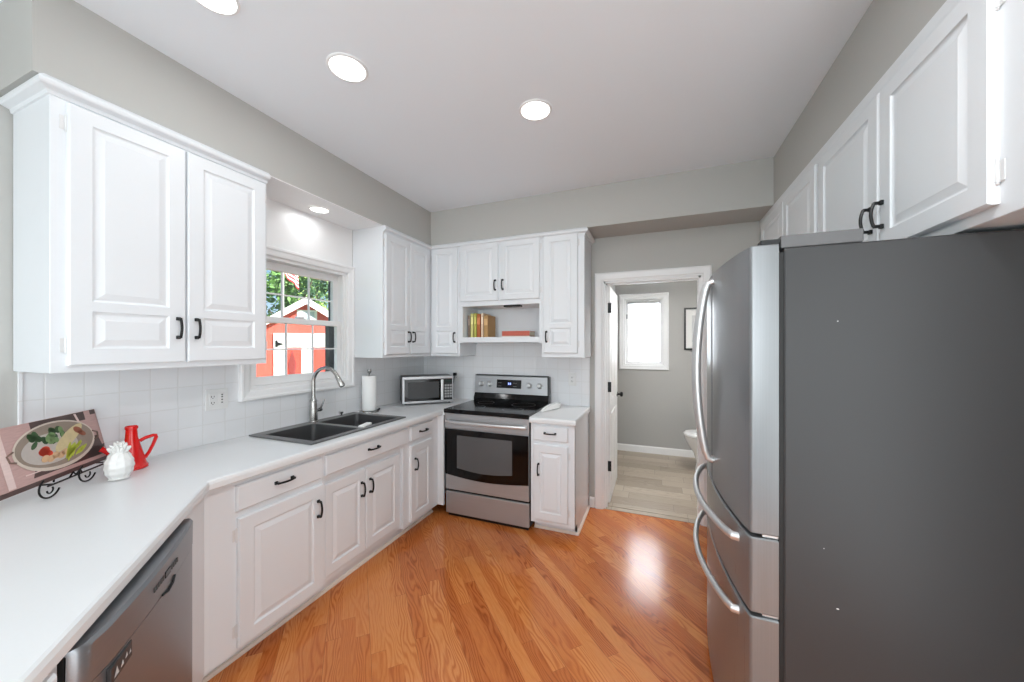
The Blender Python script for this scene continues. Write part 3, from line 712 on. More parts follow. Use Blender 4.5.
# ------------------------------------------------------------------ refrigerator
FY0, FY1, FXF, FXS = -1.9595, -1.060, 2.566, 2.647
FZT, G1, G2 = 1.722, .864, .626
a = thing('refrigerator', 'large stainless four door refrigerator with dark grey side', 'refrigerator', (FXS, FY0, 0))
FW = FY1-FY0
b = B(); b.box(.006, XR-.02-FXS, 0, FW, .03, FZT, .006, 0, 2); b.obj('fridge_case', M['fside'], a)
b = B(); b.box(-.004, .008, .004, FW-.004, .04, FZT-.012); b.obj('gasket', M['gasket'], a)
DXF = FXF-FXS           # front face offset (negative)
BUL = .040
def front(v):           # front x at position v across the whole width
    t_ = 2*v/FW-1; return DXF-BUL*(1-t_*t_)
def fdoor(name, v0, v1, z0, z1, n=12):
    """bowed door: straight sides, convex front, slightly rounded vertical edges"""
    b = B(); sec = [(-.006, v0)]
    ee = .012
    for k in range(5):
        an = PI/2*k/4; sec.append((front(v0)+ee*(1-math.sin(an)), v0+ee*(1-math.cos(an))))
    for i in range(1, n):
        v = v0+ee+(v1-v0-2*ee)*i/n; sec.append((front(v), v))
    for k in range(5):
        an = PI/2*k/4; sec.append((front(v1)+ee*(1-math.cos(an)), v1-ee*(1-math.sin(an))))
    sec.append((-.006, v1))
    i_ = .004
    cx = sum(p[0] for p in sec)/len(sec); 
    def shr(p): return (p[0]+(.004 if p[0] < -.03 else 0), min(max(p[1], v0+.003), v1-.003))
    b.rings([[(*shr(p), z0) for p in sec], [(p[0], p[1], z0+i_) for p in sec], [(p[0], p[1], z1-i_) for p in sec], [(*shr(p), z1) for p in sec]], True, True, True, 0, True)
    o = b.obj(name, M['steel_z'], a)
    for p in o.data.polygons: p.use_smooth = len(p.vertices) == 4
    return o
half = FW/2
d1 = fdoor('door', .0, half-.003, G1+.006, FZT+.014); d2 = fdoor('door', half+.003, FW, G1+.006, FZT+.014)
d3 = fdoor('drawer', .0, FW, G2+.006, G1-.006, 24); d4 = fdoor('drawer', .0, FW, .055, G2-.006, 24)
def vbar(parent, v, z0, z1):
    b = B(); pts = []
    x0 = front(v)-.004
    for i in range(25):
        t_ = i/24; pts.append((x0-.016-.040*math.sin(PI*t_)**.75, v, z0+(z1-z0)*t_))
    b.tube([(x0+.004, v, z0-.006)]+pts+[(x0+.004, v, z1+.006)], .0138, 14, flat=.8); b.obj('handle', M['handle'], parent)
vbar(d1, half-.040, .970, 1.692); vbar(d2, half+.040, .970, 1.692)
def hbar(parent, z):
    b = B(); pts = []; v0, v1 = .085, FW-.085
    for i in range(29):
        t_ = i/28; v = v0+(v1-v0)*t_; pts.append((front(v)-.014-.042*math.sin(PI*t_)**.7, v, z))
    b.tube([(front(v0)+.004, v0-.004, z)]+pts+[(front(v1)+.004, v1+.004, z)], .0138, 14, flat=.8); b.obj('handle', M['handle'], parent)
hbar(d3, .815); hbar(d4, .578)
b = B(); b.box(.0, .19, .004, .055, FZT+.001, FZT+.038, .003); hc_ = b.obj('hinge_cover', M['hcover'], a)
b = B(); b.box(-.050, -.0005, .006, .045, FZT+.0145, FZT+.030, .003); b.obj('hinge_plate', M['blackpl'], hc_)
for (cx, cz, r_) in ((.131, .697, .0035), (.131, 1.504, .002), (.10, .86, .0015)):
    b = B(); b.lathe([(r_, 0), (r_*.8, -.0004)], (cx, .0, cz), 7, axis='y', sy=.6); b.obj('paint_chip', M['plate'], a)
b = B(); b.box(.0, .19, FW-.055, FW-.004, FZT+.001, FZT+.038, .003); b.obj('hinge_cover', M['hcover'], a)
for z in (G1, G2):
    b = B(); b.box(-.045, .006, .010, .022, z-.005, z+.004, .001); b.obj('hinge_bracket', M['handle'], a)
for v in (.06, FW-.06):
    b = B(); b.lathe([(.02, 0), (.02, .035)], (.05, v, 0), 12); b.lathe([(.02, 0), (.02, .035)], (.6, v, 0), 12); b.obj('foot', M['blackpl'], a)

# ------------------------------------------------------------------ dishwasher in the peninsula
a = thing('dishwasher', 'stainless dishwasher built into the angled peninsula', 'dishwasher', (*pen(.822, .010), 0), PANG)
DWW = .603
b = B(); b.box(.004, DWW-.004, .030, .56, .10, .842); b.obj('tub_case', M['gasket'], a)
b = B(); n = 14; ee = .03; sec = []
def dwy(t_): return -.002-.014*(1-(2*t_-1)**2)
sec.append((0, .028))
for k in range(5):
    an = PI/2*k/4; sec.append((ee*(1-math.cos(an)), .002+.026*(1-math.sin(an))))
for i in range(1, n): t_ = i/n; sec.append((ee+(DWW-ee-.012)*t_, dwy(t_)))
sec += [(DWW-.006, .001), (DWW, .008), (DWW, .028)]
b.rings([[(x, y, .105) for x, y in sec], [(x, y, .745) for x, y in sec]], True, True, True, 0, True); dd_ = b.obj('door', M['steel_dw'], a)
b = B(); b.rings([[(x, y-.001, .748) for x, y in sec], [(x, y-.002, .826) for x, y in sec], [(x, y+.004, .835) for x, y in sec]], True, True, True, 0, True); cpn = b.obj('control_strip', M['steel_dw'], a)
for ob in (dd_, cpn):
    for p in ob.data.polygons: p.use_smooth = len(p.vertices) == 4
mprint = mat('dark_control_print', (70, 70, 70), .5, noise=.05)
b = B()
for k in range(5): b.box(.25+k*.013, .258+k*.013, -.0195, -.0175, .785, .797)
for k in range(4): b.box(.36+k*.013, .367+k*.013, -.0195, -.0160, .785, .797)
b.obj('button_print', mprint, cpn)
b = B(); b.box(.318, .352, -.0196, -.017, .783, .800); b.obj('display', M['glassblk'], cpn)
b = B(); pts = [(.30, -.0185, .748), (.335, -.019, .738), (.37, -.0185, .742), (.385, -.018, .756)]; b.tube(pts, .003, 8); b.obj('pocket_handle', M['gasket'], dd_)
b = B(); b.box(.062, .150, -.0135, -.004, .702, .740, .002); bd = b.obj('energy_label', mat('dark_badge', (52, 52, 53), .4, noise=.05), dd_)
b = B()
for (x, z, s_) in ((.080, .721, .010), (.104, .720, .007), (.122, .725, .006), (.138, .721, .005)):
    b.face([(x-s_, -.0142, z-s_), (x+s_, -.0142, z-s_), (x+s_*.2, -.0142, z+s_)])
b.obj('badge_print', mat('pale_badge_print', (206, 206, 206), .5, noise=.03), bd)
b = B(); b.box(.01, DWW-.01, .06, .08, 0, .10); b.obj('toe_kick', M['blackpl'], a)

# ------------------------------------------------------------------ cookbook on a wire stand
BKR = Vector((.063, -2.417, .938)); BKL = Vector((.353, -2.768, .938))
ph = math.atan2(BKR.y-BKL.y, BKR.x-BKL.x); bl = .50; th = .22
a = thing('cookbook', 'large cookbook showing a pan of vegetables on its pinkish wood cover', 'book', (BKR.x, BKR.y, .938), ph)
a.rotation_euler = (-th, 0, ph)       # local x along the bottom edge (ends at 0), local -y faces the room, leaning back
def cover(x0, x1, z0, z1, y): return [(x0, y, z0), (x1, y, z0), (x1, y, z1), (x0, y, z1)]
HB_ = .226
cm = {k: mat(k, c, .38, noise=nz, nscale=30, stretch=(1, 1, 6)) for k, c, nz in (
    ('rosy_wood_print', (196, 160, 154), .18), ('dark_wood_print', (82, 62, 58), .25), ('pale_wood_print', (230, 204, 198), .12))}
b = B(); b.box(-bl, 0, -.0015, .002, 0, HB_); b.box(-bl, 0, .020, .0235, 0, HB_); b.box(-.004, 0, -.0015, .0235, 0, HB_); b.obj('book_cover', cm['rosy_wood_print'], a)
b = B(); b.box(-bl+.004, -.005, .002, .020, .004, HB_-.004); b.obj('pages', mat('cream_page_edges', (226, 214, 190), .8, noise=.05, nscale=120), a)
def patch(name, polys, m, y, parent):
    b = B()
    for p in polys: b.rings([[(x, y+.0004, z) for x, z in p], [(x, y, z) for x, z in p]], True, True, True, 0, False)
    return b.obj(name, m, parent)
def rect(x0, x1, z0, z1, sk=0): return [(x0, z0), (x1, z0), (x1+sk, z1), (x0+sk, z1)]
pict = patch('cover_picture', [rect(-.295, -.155, .185, HB_-.001), rect(-.155, -.06, .19, HB_-.001), rect(-.335, -.02, .03, .07, .02), rect(-.15, -.004, .03, .115, -.02), rect(-.03, -.003, HB_-.02, HB_-.001), rect(-bl, -.001, .0005, .016)], cm['dark_wood_print'], -.0020, a)
patch('plank_print', [rect(-.425, -.40, .02, HB_-.004)], cm['pale_wood_print'], -.0026, pict)
patch('plank_print', [rect(-.085, -.075, .13, HB_-.004, -.025)], cm['pale_wood_print'], -.0026, pict)
patch('plank_print', [rect(-.36, -.21, .046, .050, .0)], cm['pale_wood_print'], -.0026, pict)
def ell(cx, cz, rx, rz, n=40, rot=0):
    out = []
    for k in range(n):
        an = 2*PI*k/n; x, z = rx*math.cos(an), rz*math.sin(an); out.append((cx+x*math.cos(rot)-z*math.sin(rot), cz+x*math.sin(rot)+z*math.cos(rot)))
    return out
PX, PZ = -.212, .122
def bmat(n_, c, nz=.12): return mat(n_, c, .4, noise=nz, nscale=60)
pan_h = bmat('brown_pan_handle', (122, 96, 84))
for sx, px in ((-1, PX-.166), (1, PX+.166)):
    b = B(); b.tube([(px, -.003, PZ-.022), (px+sx*.02, -.003, PZ-.016), (px+sx*.024, -.003, PZ+.006), (px, -.003, PZ+.016)], .003, 6); b.obj('pan_handle_print', pan_h, pict)
patch('pan_rim_print', [ell(PX, PZ, .172, .090)], bmat('pan_rim', (214, 200, 186), .05), -.0030, pict)
patch('pan_inside_print', [ell(PX, PZ+.003, .163, .081)], bmat('pan_inside', (150, 134, 120), .10), -.0036, pict)
patch('pan_base_print', [ell(PX-.03, PZ-.006, .115, .056)], bmat('pan_base', (190, 180, 172), .08), -.0042, pict)
rnd = random.Random(3)
gr = []
for k in range(26): gr.append(ell(PX-.065+rnd.uniform(-.035, .095), PZ+.034+rnd.uniform(-.016, .022), rnd.uniform(.010, .019), rnd.uniform(.007, .013), 9, rnd.uniform(0, 3)))
patch('greens_print', gr[:18], bmat('leafy_green', (52, 84, 46), .3), -.0046, pict); patch('greens_light_print', gr[18:], bmat('light_green', (120, 150, 96), .2), -.0050, pict)
patch('pepper_print', [ell(PX-.062+rnd.uniform(-.014, .02), PZ-.012+rnd.uniform(-.012, .012), .018, .013, 12) for k in range(7)], bmat('red_pepper', (222, 76, 52)), -.0048, pict)
patch('potato_print', [ell(PX-.066+k*.021, PZ-.038-.006*(k % 2)+.001*k, .017, .012, 14, .3) for k in range(5)], bmat('tan_potato', (216, 176, 136)), -.0050, pict)
patch('corn_print', [ell(PX+.052, PZ+.016, .080, .023, 24, .5)], bmat('corn_cob', (214, 196, 150), .15), -.0050, pict)
patch('corn_tip_print', [ell(PX+.098, PZ+.034, .022, .013, 14, -.6), ell(PX+.112, PZ+.020, .020, .010, 14, -.6)], bmat('corn_husk', (158, 92, 66), .15), -.0054, pict)
patch('bean_print', [ell(PX+.058+rnd.uniform(-.04, .05), PZ-.036+rnd.uniform(-.012, .014), .028, .0058, 12, rnd.uniform(.2, 1.1)) for k in range(14)], bmat('green_bean', (190, 200, 70), .15), -.0052, pict)
# stand
sp = thing('book_stand', 'black scrolled wire easel holding up the cookbook', 'book stand', (BKR.x, BKR.y, ZC+.004), ph)
wr = M['black']
def scroll(x, s_):
    b = B(); pts = []
    for i in range(22):
        an = -PI*.15-i/21*PI*1.15; pts.append((x+s_*(.042*math.cos(an)), -.030, .037+.037*math.sin(an)))
    b.tube(pts, .003, 8)
    pts = [(x+s_*.012*math.cos(k/10*PI*1.2+PI), -.030, .026+.012*math.sin(k/10*PI*1.2+PI)) for k in range(11)]; b.tube(pts, .0025, 8)
    b.obj('scroll_foot', wr, sp)
scroll(-.325, 1); scroll(-.160, 1)
b = B(); b.tube([(-.33, -.028, .0405), (-.05, -.028, .0405)], .0034, 8); b.tube([(-.240, -.028, .042), (-.228, -.030, .058), (-.212, -.028, .042), (-.198, -.030, .058), (-.184, -.028, .042)], .003, 8)
b.tube([(-.31, -.028, .041), (-.31, .030, .041)], .003, 8); b.tube([(-.05, -.028, .041), (-.05, .03, .041)], .003, 8); b.obj('front_ledge', wr, sp)
b = B()
for x in (-.31, -.05):
    b.tube([(x, .030, .0415), (x, .058, .12), (x, .070, .19)], .003, 8); 
b.tube([(-.31, .07, .19), (-.05, .07, .19)], .003, 8); b.tube([(-.14, .07, .19), (-.14, .085, .0)], .003, 8); b.obj('back_rest', wr, sp)

# ------------------------------------------------------------------ red jug and white pineapple
JC = (.146, -2.375, ZC+.0005)
jr = math.atan2(.92, .39)           # local +x points to the picture right of the jug
a = thing('jug', 'glossy red ceramic jug with angular handle beside the pineapple', 'jug', JC, jr); a.scale = (.72, .72, .79)
b = B(); b.lathe([(.070, 0), (.076, .004), (.076, .016), (.071, .021), (.066, .030), (.055, .075), (.043, .120), (.033, .155), (.0285, .175), (.027, .200), (.026, .218), (.030, .224), (.030, .236), (.026, .239), (.022, .232), (.02, .20)], seg=40, cap1=True); b.obj('jug_body', M['red'], a)
b = B(); b.tube([(.036, 0, .150), (.060, 0, .163), (.095, 0, .172), (.106, 0, .170), (.108, 0, .160), (.094, 0, .118), (.076, 0, .078), (.058, 0, .05)], [.010, .0095, .009, .010, .010, .009, .009, .010], 12, flat=1.3); b.obj('handle', M['red'], a)
b = B(); b.tube([(-.040, 0, .075), (-.075, 0, .090), (-.115, 0, .125), (-.125, 0, .132)], [.020, .016, .013, .016], 14); b.obj('spout', M['red'], a)
PC = (.266, -2.460, ZC+.0005)
a = thing('pineapple_figurine', 'white ceramic pineapple ornament in front of the red jug', 'ornament', PC)
b = B(); rr = []; seg = 40
for i in range(25):
    t_ = i/24; z = .004+.108*t_; r = .046*(math.sin(PI*(.10+.80*t_))**.55)*(1-.10*t_)
    if i == 0: r = .032
    if i == 24: r = .018
    ring = []
    for k in range(seg):
        an = 2*PI*k/seg; q = math.cos(6*an+t_*14)*math.cos(6*an-t_*14); ring.append(((r+.0026*q)*math.cos(an), (r+.0026*q)*math.sin(an), z))
    rr.append(ring)
b.rings(rr); b.obj('fruit_body', M['whiteglaze'], a)
b = B()
for tier, (nl, L, up, r0) in enumerate(((6, .026, .016, .012), (5, .020, .030, .010), (4, .010, .040, .006))):
    for k in range(nl):
        an = 2*PI*(k+.5*tier)/nl; c_, s_ = math.cos(an), math.sin(an)
        b.tube([(r0*c_, r0*s_, .108), ((r0+L*.45)*c_, (r0+L*.45)*s_, .112+up*.75), ((r0+L*.85)*c_, (r0+L*.85)*s_, .112+up)], [.011, .011, .003], 8, flat=.6)
b.lathe([(.017, .104), (.012, .116), (.010, .135), (.003, .148)], seg=16); b.obj('leaf_crown', M['whiteglaze'], a)

# ------------------------------------------------------------------ books and shelf light over the range
bz = 1.5105; by = -.255
bcols = [((128, 110, 96), .022, .205), ((206, 200, 128), .028, .222), ((178, 176, 84), .026, .224), ((176, 98, 52), .034, .215), ((222, 196, 168), .022, .220), ((176, 138, 88), .042, .200)]
blabs = ['thin brown book standing leftmost in the row above the range', 'cream yellow book standing second from the left above the range', 'olive green book standing between cream yellow and orange brown books',
         'orange brown thick book standing in the middle of the shelf row', 'pale cream spined book standing right of the orange brown book', 'tan thick book standing at the right end of the shelf row']
x = .676
for (c, t_, hgt), lb in zip(bcols, blabs):
    a = thing('book', lb, 'book', (x, by, bz), 0, 'books on the shelf above the range')
    m_ = mat('book_cloth', c, .6, noise=.10, nscale=60); dp_ = .165
    b = B(); b.box(0, .003, 0, dp_, 0, hgt); b.box(t_-.003, t_, 0, dp_, 0, hgt); b.box(0, t_, -.002, .003, 0, hgt, .001); b.obj('book_cover', m_, a)
    b = B(); b.box(.003, t_-.003, .003, dp_-.004, .003, hgt-.004); b.obj('pages', bpy.data.materials['cream_page_edges'], a)
    b = B(); b.box(.004, t_-.004, -.0028, -.002, hgt*.55, hgt*.85); b.obj('spine_label', mat('spine_label_paint', tuple(min(255, v+38) for v in c), .5, noise=.1), a)
    x += t_+.004+(.004 if t_ > .03 else .002)
a = thing('book', 'red book lying flat alone on the shelf above the range', 'book', (1.035, -.285, bz), math.radians(4))
m_ = mat('red_book_cloth', (186, 86, 66), .5, noise=.10, nscale=50)
b = B(); b.box(0, .255, 0, .19, .010, .0125); b.box(0, .255, 0, .19, .048, .052); b.box(0, .255, -.002, .002, .010, .052, .002); b.obj('book_cover', m_, a)
b = B(); b.box(.003, .252, .002, .187, .0125, .048); b.obj('pages', bpy.data.materials['cream_page_edges'], a)
b = B(); b.box(0.0, .255, -.001, .185, 0, .009, .001); b.obj('booklet', mat('pale_booklet', (224, 214, 206), .6, noise=.03), a)
b = B(); b.box(-.078, .078, -.03, .03, -.016, -.0005, .003); b.box(-.06, .06, -.036, -.028, -.012, -.004, .002)
tag(b.obj('shelf_light', M['blackpl'], loc=(1.14, -.285, 1.79)), 'slim black fixture under the cabinet above the shelf books', 'light fixture')

# ------------------------------------------------------------------ outlets, plug, spoon rest
def outlet(name, label, loc, rot, gang=1):
    a = thing(name, label, 'outlet', loc, rot, 'backsplash outlets')
    w_ = .035 if gang == 1 else .056
    b = B(); b.box(-w_, w_, -.006, 0, -.058, .058, .003); b.obj('cover_plate', M['plate'], a)
    xs = [0] if gang == 1 else [-.023, .023]
    for i, x in enumerate(xs):
        b = B(); b.box(x-.0165, x+.0165, -.0085, -.006, -.034, .034, .0015); r = b.obj('receptacle', M['plate'], a)
        b = B()
        if i == 0:
            for dz in (-.017, .017):
                b.box(x-.008, x-.005, -.0092, -.0085, dz-.005, dz+.005); b.box(x+.005, x+.008, -.0092, -.0085, dz-.004, dz+.004); b.lathe([(.0025, 0), (.0025, -.0007)], (x, -.0085, dz-.009), 8, axis='y')
        else:
            for dz in (-.02, -.004, .012, .024): b.box(x-.004, x+.004, -.0092, -.0085, dz-.003, dz+.003)
        b.obj('slots', M['slot'], r)
    return a
outlet('wall_outlet', 'white double gang outlet and switch plate left of the window casing', (.0065, -1.965, 1.133), R90, 2)
outlet('wall_outlet', 'white duplex outlet right of the range control panel', (1.608, -.0065, 1.131), 0)
outlet('wall_outlet', 'white outlet behind the black plug beside the microwave', (.402, -.0065, 1.125), 0)
a = thing('power_plug', 'black power plug and cord in the outlet by the microwave', 'plug', (.402, -.0165, 1.141))
b = B(); b.box(-.016, .016, -.030, .0, -.014, .016, .004); b.obj('plug_head', M['blackpl'], a)
b = B(); b.tube([(-.002, -.022, -.012), (-.004, -.026, -.045), (-.018, -.020, -.10), (-.03, -.012, -.17), (-.06, -.010, -.225), (-.10, -.012, -.242)], .0032, 8); b.obj('cord', M['blackpl'], a)
b = B(); rr = []
pth = [(0, 0), (.02, .05), (.04, .10), (.06, .15), (.07, .20), (.075, .25)]
for i, (px, py) in enumerate(pth):
    w_ = (.012, .016, .018, .022, .030, .018)[i]; zc = (.010, .030, .042, .044, .040, .046)[i]
    rr.append([(px-w_, py, .004+zc*.2), (px-w_*.9, py, zc+.006), (px, py, zc), (px+w_*.9, py, zc+.006), (px+w_, py, .001+zc*.2), (px, py, .001)])
b.rings(rr)
tag(b.obj('spoon_rest', M['whiteglaze'], loc=(1.448, -.42, ZC+.001)), 'white ceramic spoon rest on the counter beside the range', 'spoon rest')

# ------------------------------------------------------------------ recessed lights
def downlight(label, x, y, z, r, power, gimbal=False):
    a = thing('recessed_light', label, 'ceiling light', (x, y, z), 0, 'recessed ceiling lights')
    b = B(); b.lathe([(r*1.16, -.0005), (r*1.16, -.003), (r*1.12, -.006), (r*1.02, -.007), (r, -.003), (r, -.0008)], seg=40, cap0=False, cap1=False); b.obj('trim_ring', M['trim'], a)
    b = B(); b.lathe([(.001, -.004), (r*.6, -.0042), (r, -.003), (r, -.001)], seg=40); b.obj('lens', M['lens'], a)
    light('lamp', 'AREA', (0, 0, -.012), power, (0, 0, 0), r*1.9, None, (.95, .98, 1), a, 'DISK')
downlight('recessed ceiling light at the top edge of the photo above the sink run', .815, -2.425, C, .070, 1.2)
downlight('recessed ceiling light in the middle of the ceiling row', .996, -1.983, C, .076, 2.4)
downlight('recessed ceiling light farthest back before the range', 1.704, -1.387, C, .076, 2.4)
downlight('unseen recessed light near the refrigerator, added to brighten the base cabinets', 2.55, -2.75, C, .076, 14)  # downlight added out of view as fill for the base cabinets
downlight('small recessed light in the white soffit above the sink window', .150, -1.418, ZS-.006, .056, .55)

# ------------------------------------------------------------------ bathroom beyond the doorway
d = thing('door_1', 'white panel bathroom door standing open into the bathroom', 'door', (1.908, .112, 0), math.radians(90), kind='structure')
# local x along the leaf from the hinge, local y across its thickness
b = B(); b.box(0, .70, -.0175, .0175, .012, DZ-.02, .002)
leaf = b.obj('door_leaf', M['trim'], d)
for (x0, x1) in ((.10, .315), (.385, .60)):
    for (z0, z1) in ((.20, .80), (.93, 1.55), (1.66, 1.86)):
        for s_ in (-1, 1):
            b = B(); y = .0175*s_
            def rg(o, dd): return [(x0+o, y+s_*dd, z0+o), (x1-o, y+s_*dd, z0+o), (x1-o, y+s_*dd, z1-o), (x0+o, y+s_*dd, z1-o)]
            b.rings([rg(-.012, .0), rg(-.006, .005), rg(.006, .005), rg(.016, .001), rg(.034, .004)], True, False, True, 0, False); b.obj('door_panel', M['trim'], leaf)
for z in (.346, 1.06, 1.774):
    b = B(); b.box(-.016, .006, .002, .022, z-.045, z+.045, .001); b.lathe([(.007, -.046), (.007, .046)], (-.010, .020, z), 10); b.box(-.012, .0, -.030, .016, z-.045, z+.045, .001); b.obj('hinge', M['black'], d)
b = B()
for s_ in (-1, 1):
    y = s_*.0175
    b.lathe([(.026, 0), (.026, s_*.006), (.010, s_*.010), (.010, s_*.030), (.024, s_*.036), (.028, s_*.050), (.020, s_*.062), (.002, s_*.064)], (.645, y, .915), 20, axis='y')
b.obj('door_knob', M['black'], d)
# window with blind
w = thing('window_2', 'white framed bathroom window with a closed white blind', 'window', (0, 0, 0), 0, kind='structure')
b = B(); b.sweep([(BWX0, BWZ0), (BWX0, BWZ1), (BWX1, BWZ1), (BWX1, BWZ0)], [(-o, BY-h*.9) for o, h in WP], closed=True, plane='xz'); b.obj('window_casing', M['trim'], w)
b = B(); y0, y1 = BY+.0, BY+.12
for q in ((BWX0, BWX0+.015, BWZ0, BWZ1), (BWX1-.015, BWX1, BWZ0, BWZ1), (BWX0+.015, BWX1-.015, BWZ0, BWZ0+.015), (BWX0+.015, BWX1-.015, BWZ1-.015, BWZ1)): b.box(q[0], q[1], y0-.004, y1, q[2], q[3])
b.obj('window_jamb', M['trim'], w)
b = B()
for q in ((BWX0+.015, BWX0+.058, BWZ0+.015, BWZ1-.015), (BWX1-.048, BWX1-.015, BWZ0+.015, BWZ1-.015), (BWX0+.056, BWX1-.046, BWZ0+.015, BWZ0+.05), (BWX0+.056, BWX1-.046, BWZ1-.06, BWZ1-.015)): b.box(q[0], q[1], BY+.045+(.0005 if q[0] > BWX0+.05 and q[1] < BWX1-.04 else 0), BY+.08, q[2], q[3], .003)
sf = b.obj('sash_frame', M['trim'], w)
gx0, gx1, gz0, gz1 = BWX0+.058, BWX1-.048, BWZ0+.05, BWZ1-.06
b = B(); b.box(gx0, gx1, BY+.066, BY+.070, gz0, gz1); b.obj('glass_pane', M['glass'], sf)
b = B(); nsl = 34
for k in range(nsl):
    z = gz0+.004+(gz1-gz0-.008)*k/(nsl-1); hh = (gz1-gz0)/nsl*.60
    b.face([(gx0+.002, BY+.040, z-hh), (gx1-.002, BY+.040, z-hh), (gx1-.002, BY+.052, z+hh), (gx0+.002, BY+.052, z+hh)])
b.obj('blind_slats', M['blind'], w)
b = B(); b.box(gx0-.01, gx1+.01, BY+.015, BY+.044, gz1-.01, gz1+.022, .003); b.obj('blind_headrail', mat('grey_blind_headrail', (176, 176, 176), .4, noise=.03), w)
b = B(); b.box(BWX0+.028, BWX0+.044, BY+.030, BY+.046, 1.80, 1.86, .002); b.obj('window_latch', mat('grey_latch', (130, 130, 130), .4, metal=.5, noise=.05), w)
b = B(); b.box(BWX0+.20, BWX0+.30, BY+.02, BY+.045, BWZ0+.0155, BWZ0+.030, .003); b.tube([(BWX0+.25, BY+.03, BWZ0+.028), (BWX0+.22, BY+.012, BWZ0+.036), (BWX0+.20, BY+.010, BWZ0+.030)], .005, 8); b.obj('window_crank', M['trim'], w)
# framed picture
a = thing('picture_frame', 'black framed print hanging on the far bathroom wall', 'picture', (2.87, BY-.002, 1.647))
b = B(); hw, hh = .217, .271
b.sweep([(-hw, -hh), (-hw, hh), (hw, hh), (hw, -hh)], [(0, -.001), (.0, -.022), (.022, -.022), (.022, -.001)], closed=True, plane='xz'); b.obj('frame', M['blackpl'], a)
b = B(); b.box(-hw+.02, hw-.02, -.008, -.002, -hh+.02, hh-.02); mm = b.obj('mat_board', mat('white_mat_board', (226, 226, 224), .7, noise=.02), a)
b = B(); b.box(-hw+.09, hw-.09, -.009, -.008, -hh+.10, hh-.10); b.obj('print', mat('pale_grey_print', (196, 197, 198), .6, noise=.12, nscale=9), mm)
# toilet, bowl towards -x, tank at the right wall
a = thing('toilet', 'white toilet partly hidden behind the refrigerator handles', 'toilet', (3.33, 1.36, .002))
def oval(cx, rx, ry, z, n=28): return [(cx+rx*math.cos(2*PI*k/n)*(1.0 if math.cos(2*PI*k/n) < 0 else .8), ry*math.sin(2*PI*k/n), z) for k in range(n)]
b = B(); b.rings([oval(-.40, .20, .105, 0), oval(-.40, .20, .10, .03), oval(-.40, .185, .085, .10), oval(-.42, .19, .095, .20), oval(-.45, .225, .15, .30), oval(-.46, .25, .178, .37), oval(-.46, .255, .182, .395), oval(-.46, .21, .14, .397), oval(-.46, .16, .10, .33)]); b.box(-.25, -.02, -.12, .12, .0, .37, .02); b.obj('bowl', M['toilet'], a)
b = B(); b.rings([oval(-.46, .255, .183, .399), oval(-.46, .262, .19, .405), oval(-.46, .262, .19, .425), oval(-.46, .245, .175, .440), oval(-.46, .10, .08, .443)]); b.obj('lid', M['toilet'], a)
b = B(); b.box(-.20, -.012, -.21, .21, .38, .74, .02, 0, 3); b.box(-.21, -.006, -.22, .22, .742, .775, .008); t_ = b.obj('tank', M['toilet'], a)
b = B(); b.tube([(-.205, -.15, .68), (-.222, -.15, .68), (-.226, -.10, .672)], .006, 8); b.obj('flush_lever', M['handle'], t_)

# ------------------------------------------------------------------ outside the kitchen window
GZ = -.55
b = B(); b.box(-45, -.16, -30, 40, GZ-.1, GZ)
struct('ground', b, mat('green_lawn', (120, 150, 80), .9, noise=.25, nscale=6, bump=.4, bscale=60), 'green lawn outside the kitchen window', 'lawn')
SXF = -6.0
redm = mat('weathered_red_board', (226, 98, 84), .8, noise=.12, nscale=5, stretch=(1, 6, .6))
redd = mat('red_door_board', (222, 84, 70), .8, noise=.14, nscale=5, stretch=(1, 7, .6))
whm = mat('white_shed_trim', (245, 245, 243), .7, noise=.02, nscale=8)
a = thing('shed', 'red gabled garden shed with white trim outside the window', 'shed', (SXF, 3.403, GZ), math.radians(-44))
hw = 1.10; ez = 1.80-GZ; pz = 2.53-GZ
b = B(); b.rings([[(0, -hw, 0), (0, hw, 0), (0, hw, ez), (0, 0, pz), (0, -hw, ez)], [(-3, -hw, 0), (-3, hw, 0), (-3, hw, ez), (-3, 0, pz), (-3, -hw, ez)]], True, True, True, 0, False); b.obj('shed_wall', redm, a)
b = B(); sl = (pz-ez)/hw
for s_ in (-1, 1):
    e_ = hw+.18; zz = ez-.18*sl
    p = [(.14, 0, pz+.12), (.14, s_*e_, zz+.12), (.14, s_*e_, zz+.02), (.14, 0, pz+.02)]
    b.rings([p, [(-3.15, y, z) for _, y, z in p]], True, True, True, 0, False)
b.obj('roof', mat('bleached_shingle', (214, 210, 206), .8, noise=.12, nscale=12), a)
b = B()
for s_ in (-1, 1):
    e_ = hw+.18; zz = ez-.18*sl
    p = [(.15, 0, pz+.13), (.15, s_*e_, zz+.13), (.15, s_*e_, zz-.03), (.15, 0, pz-.05)]
    b.rings([p, [(.18, y, z) for _, y, z in p]], True, True, True, 0, False)
b.obj('fascia', whm, a)
b = B(); b.box(.0, .03, -.22, .23, 2.08-GZ, 2.34-GZ); gw = b.obj('gable_window', whm, a)
b = B(); b.box(.03, .035, -.16, .17, 2.12-GZ, 2.30-GZ); b.obj('pane', mat('pale_sky_pane', (196, 206, 212), .15, noise=.05), gw)
b = B(); b.box(.0, .04, -.72, .75, 1.40-GZ, 1.74-GZ); b.obj('door_header', whm, a)
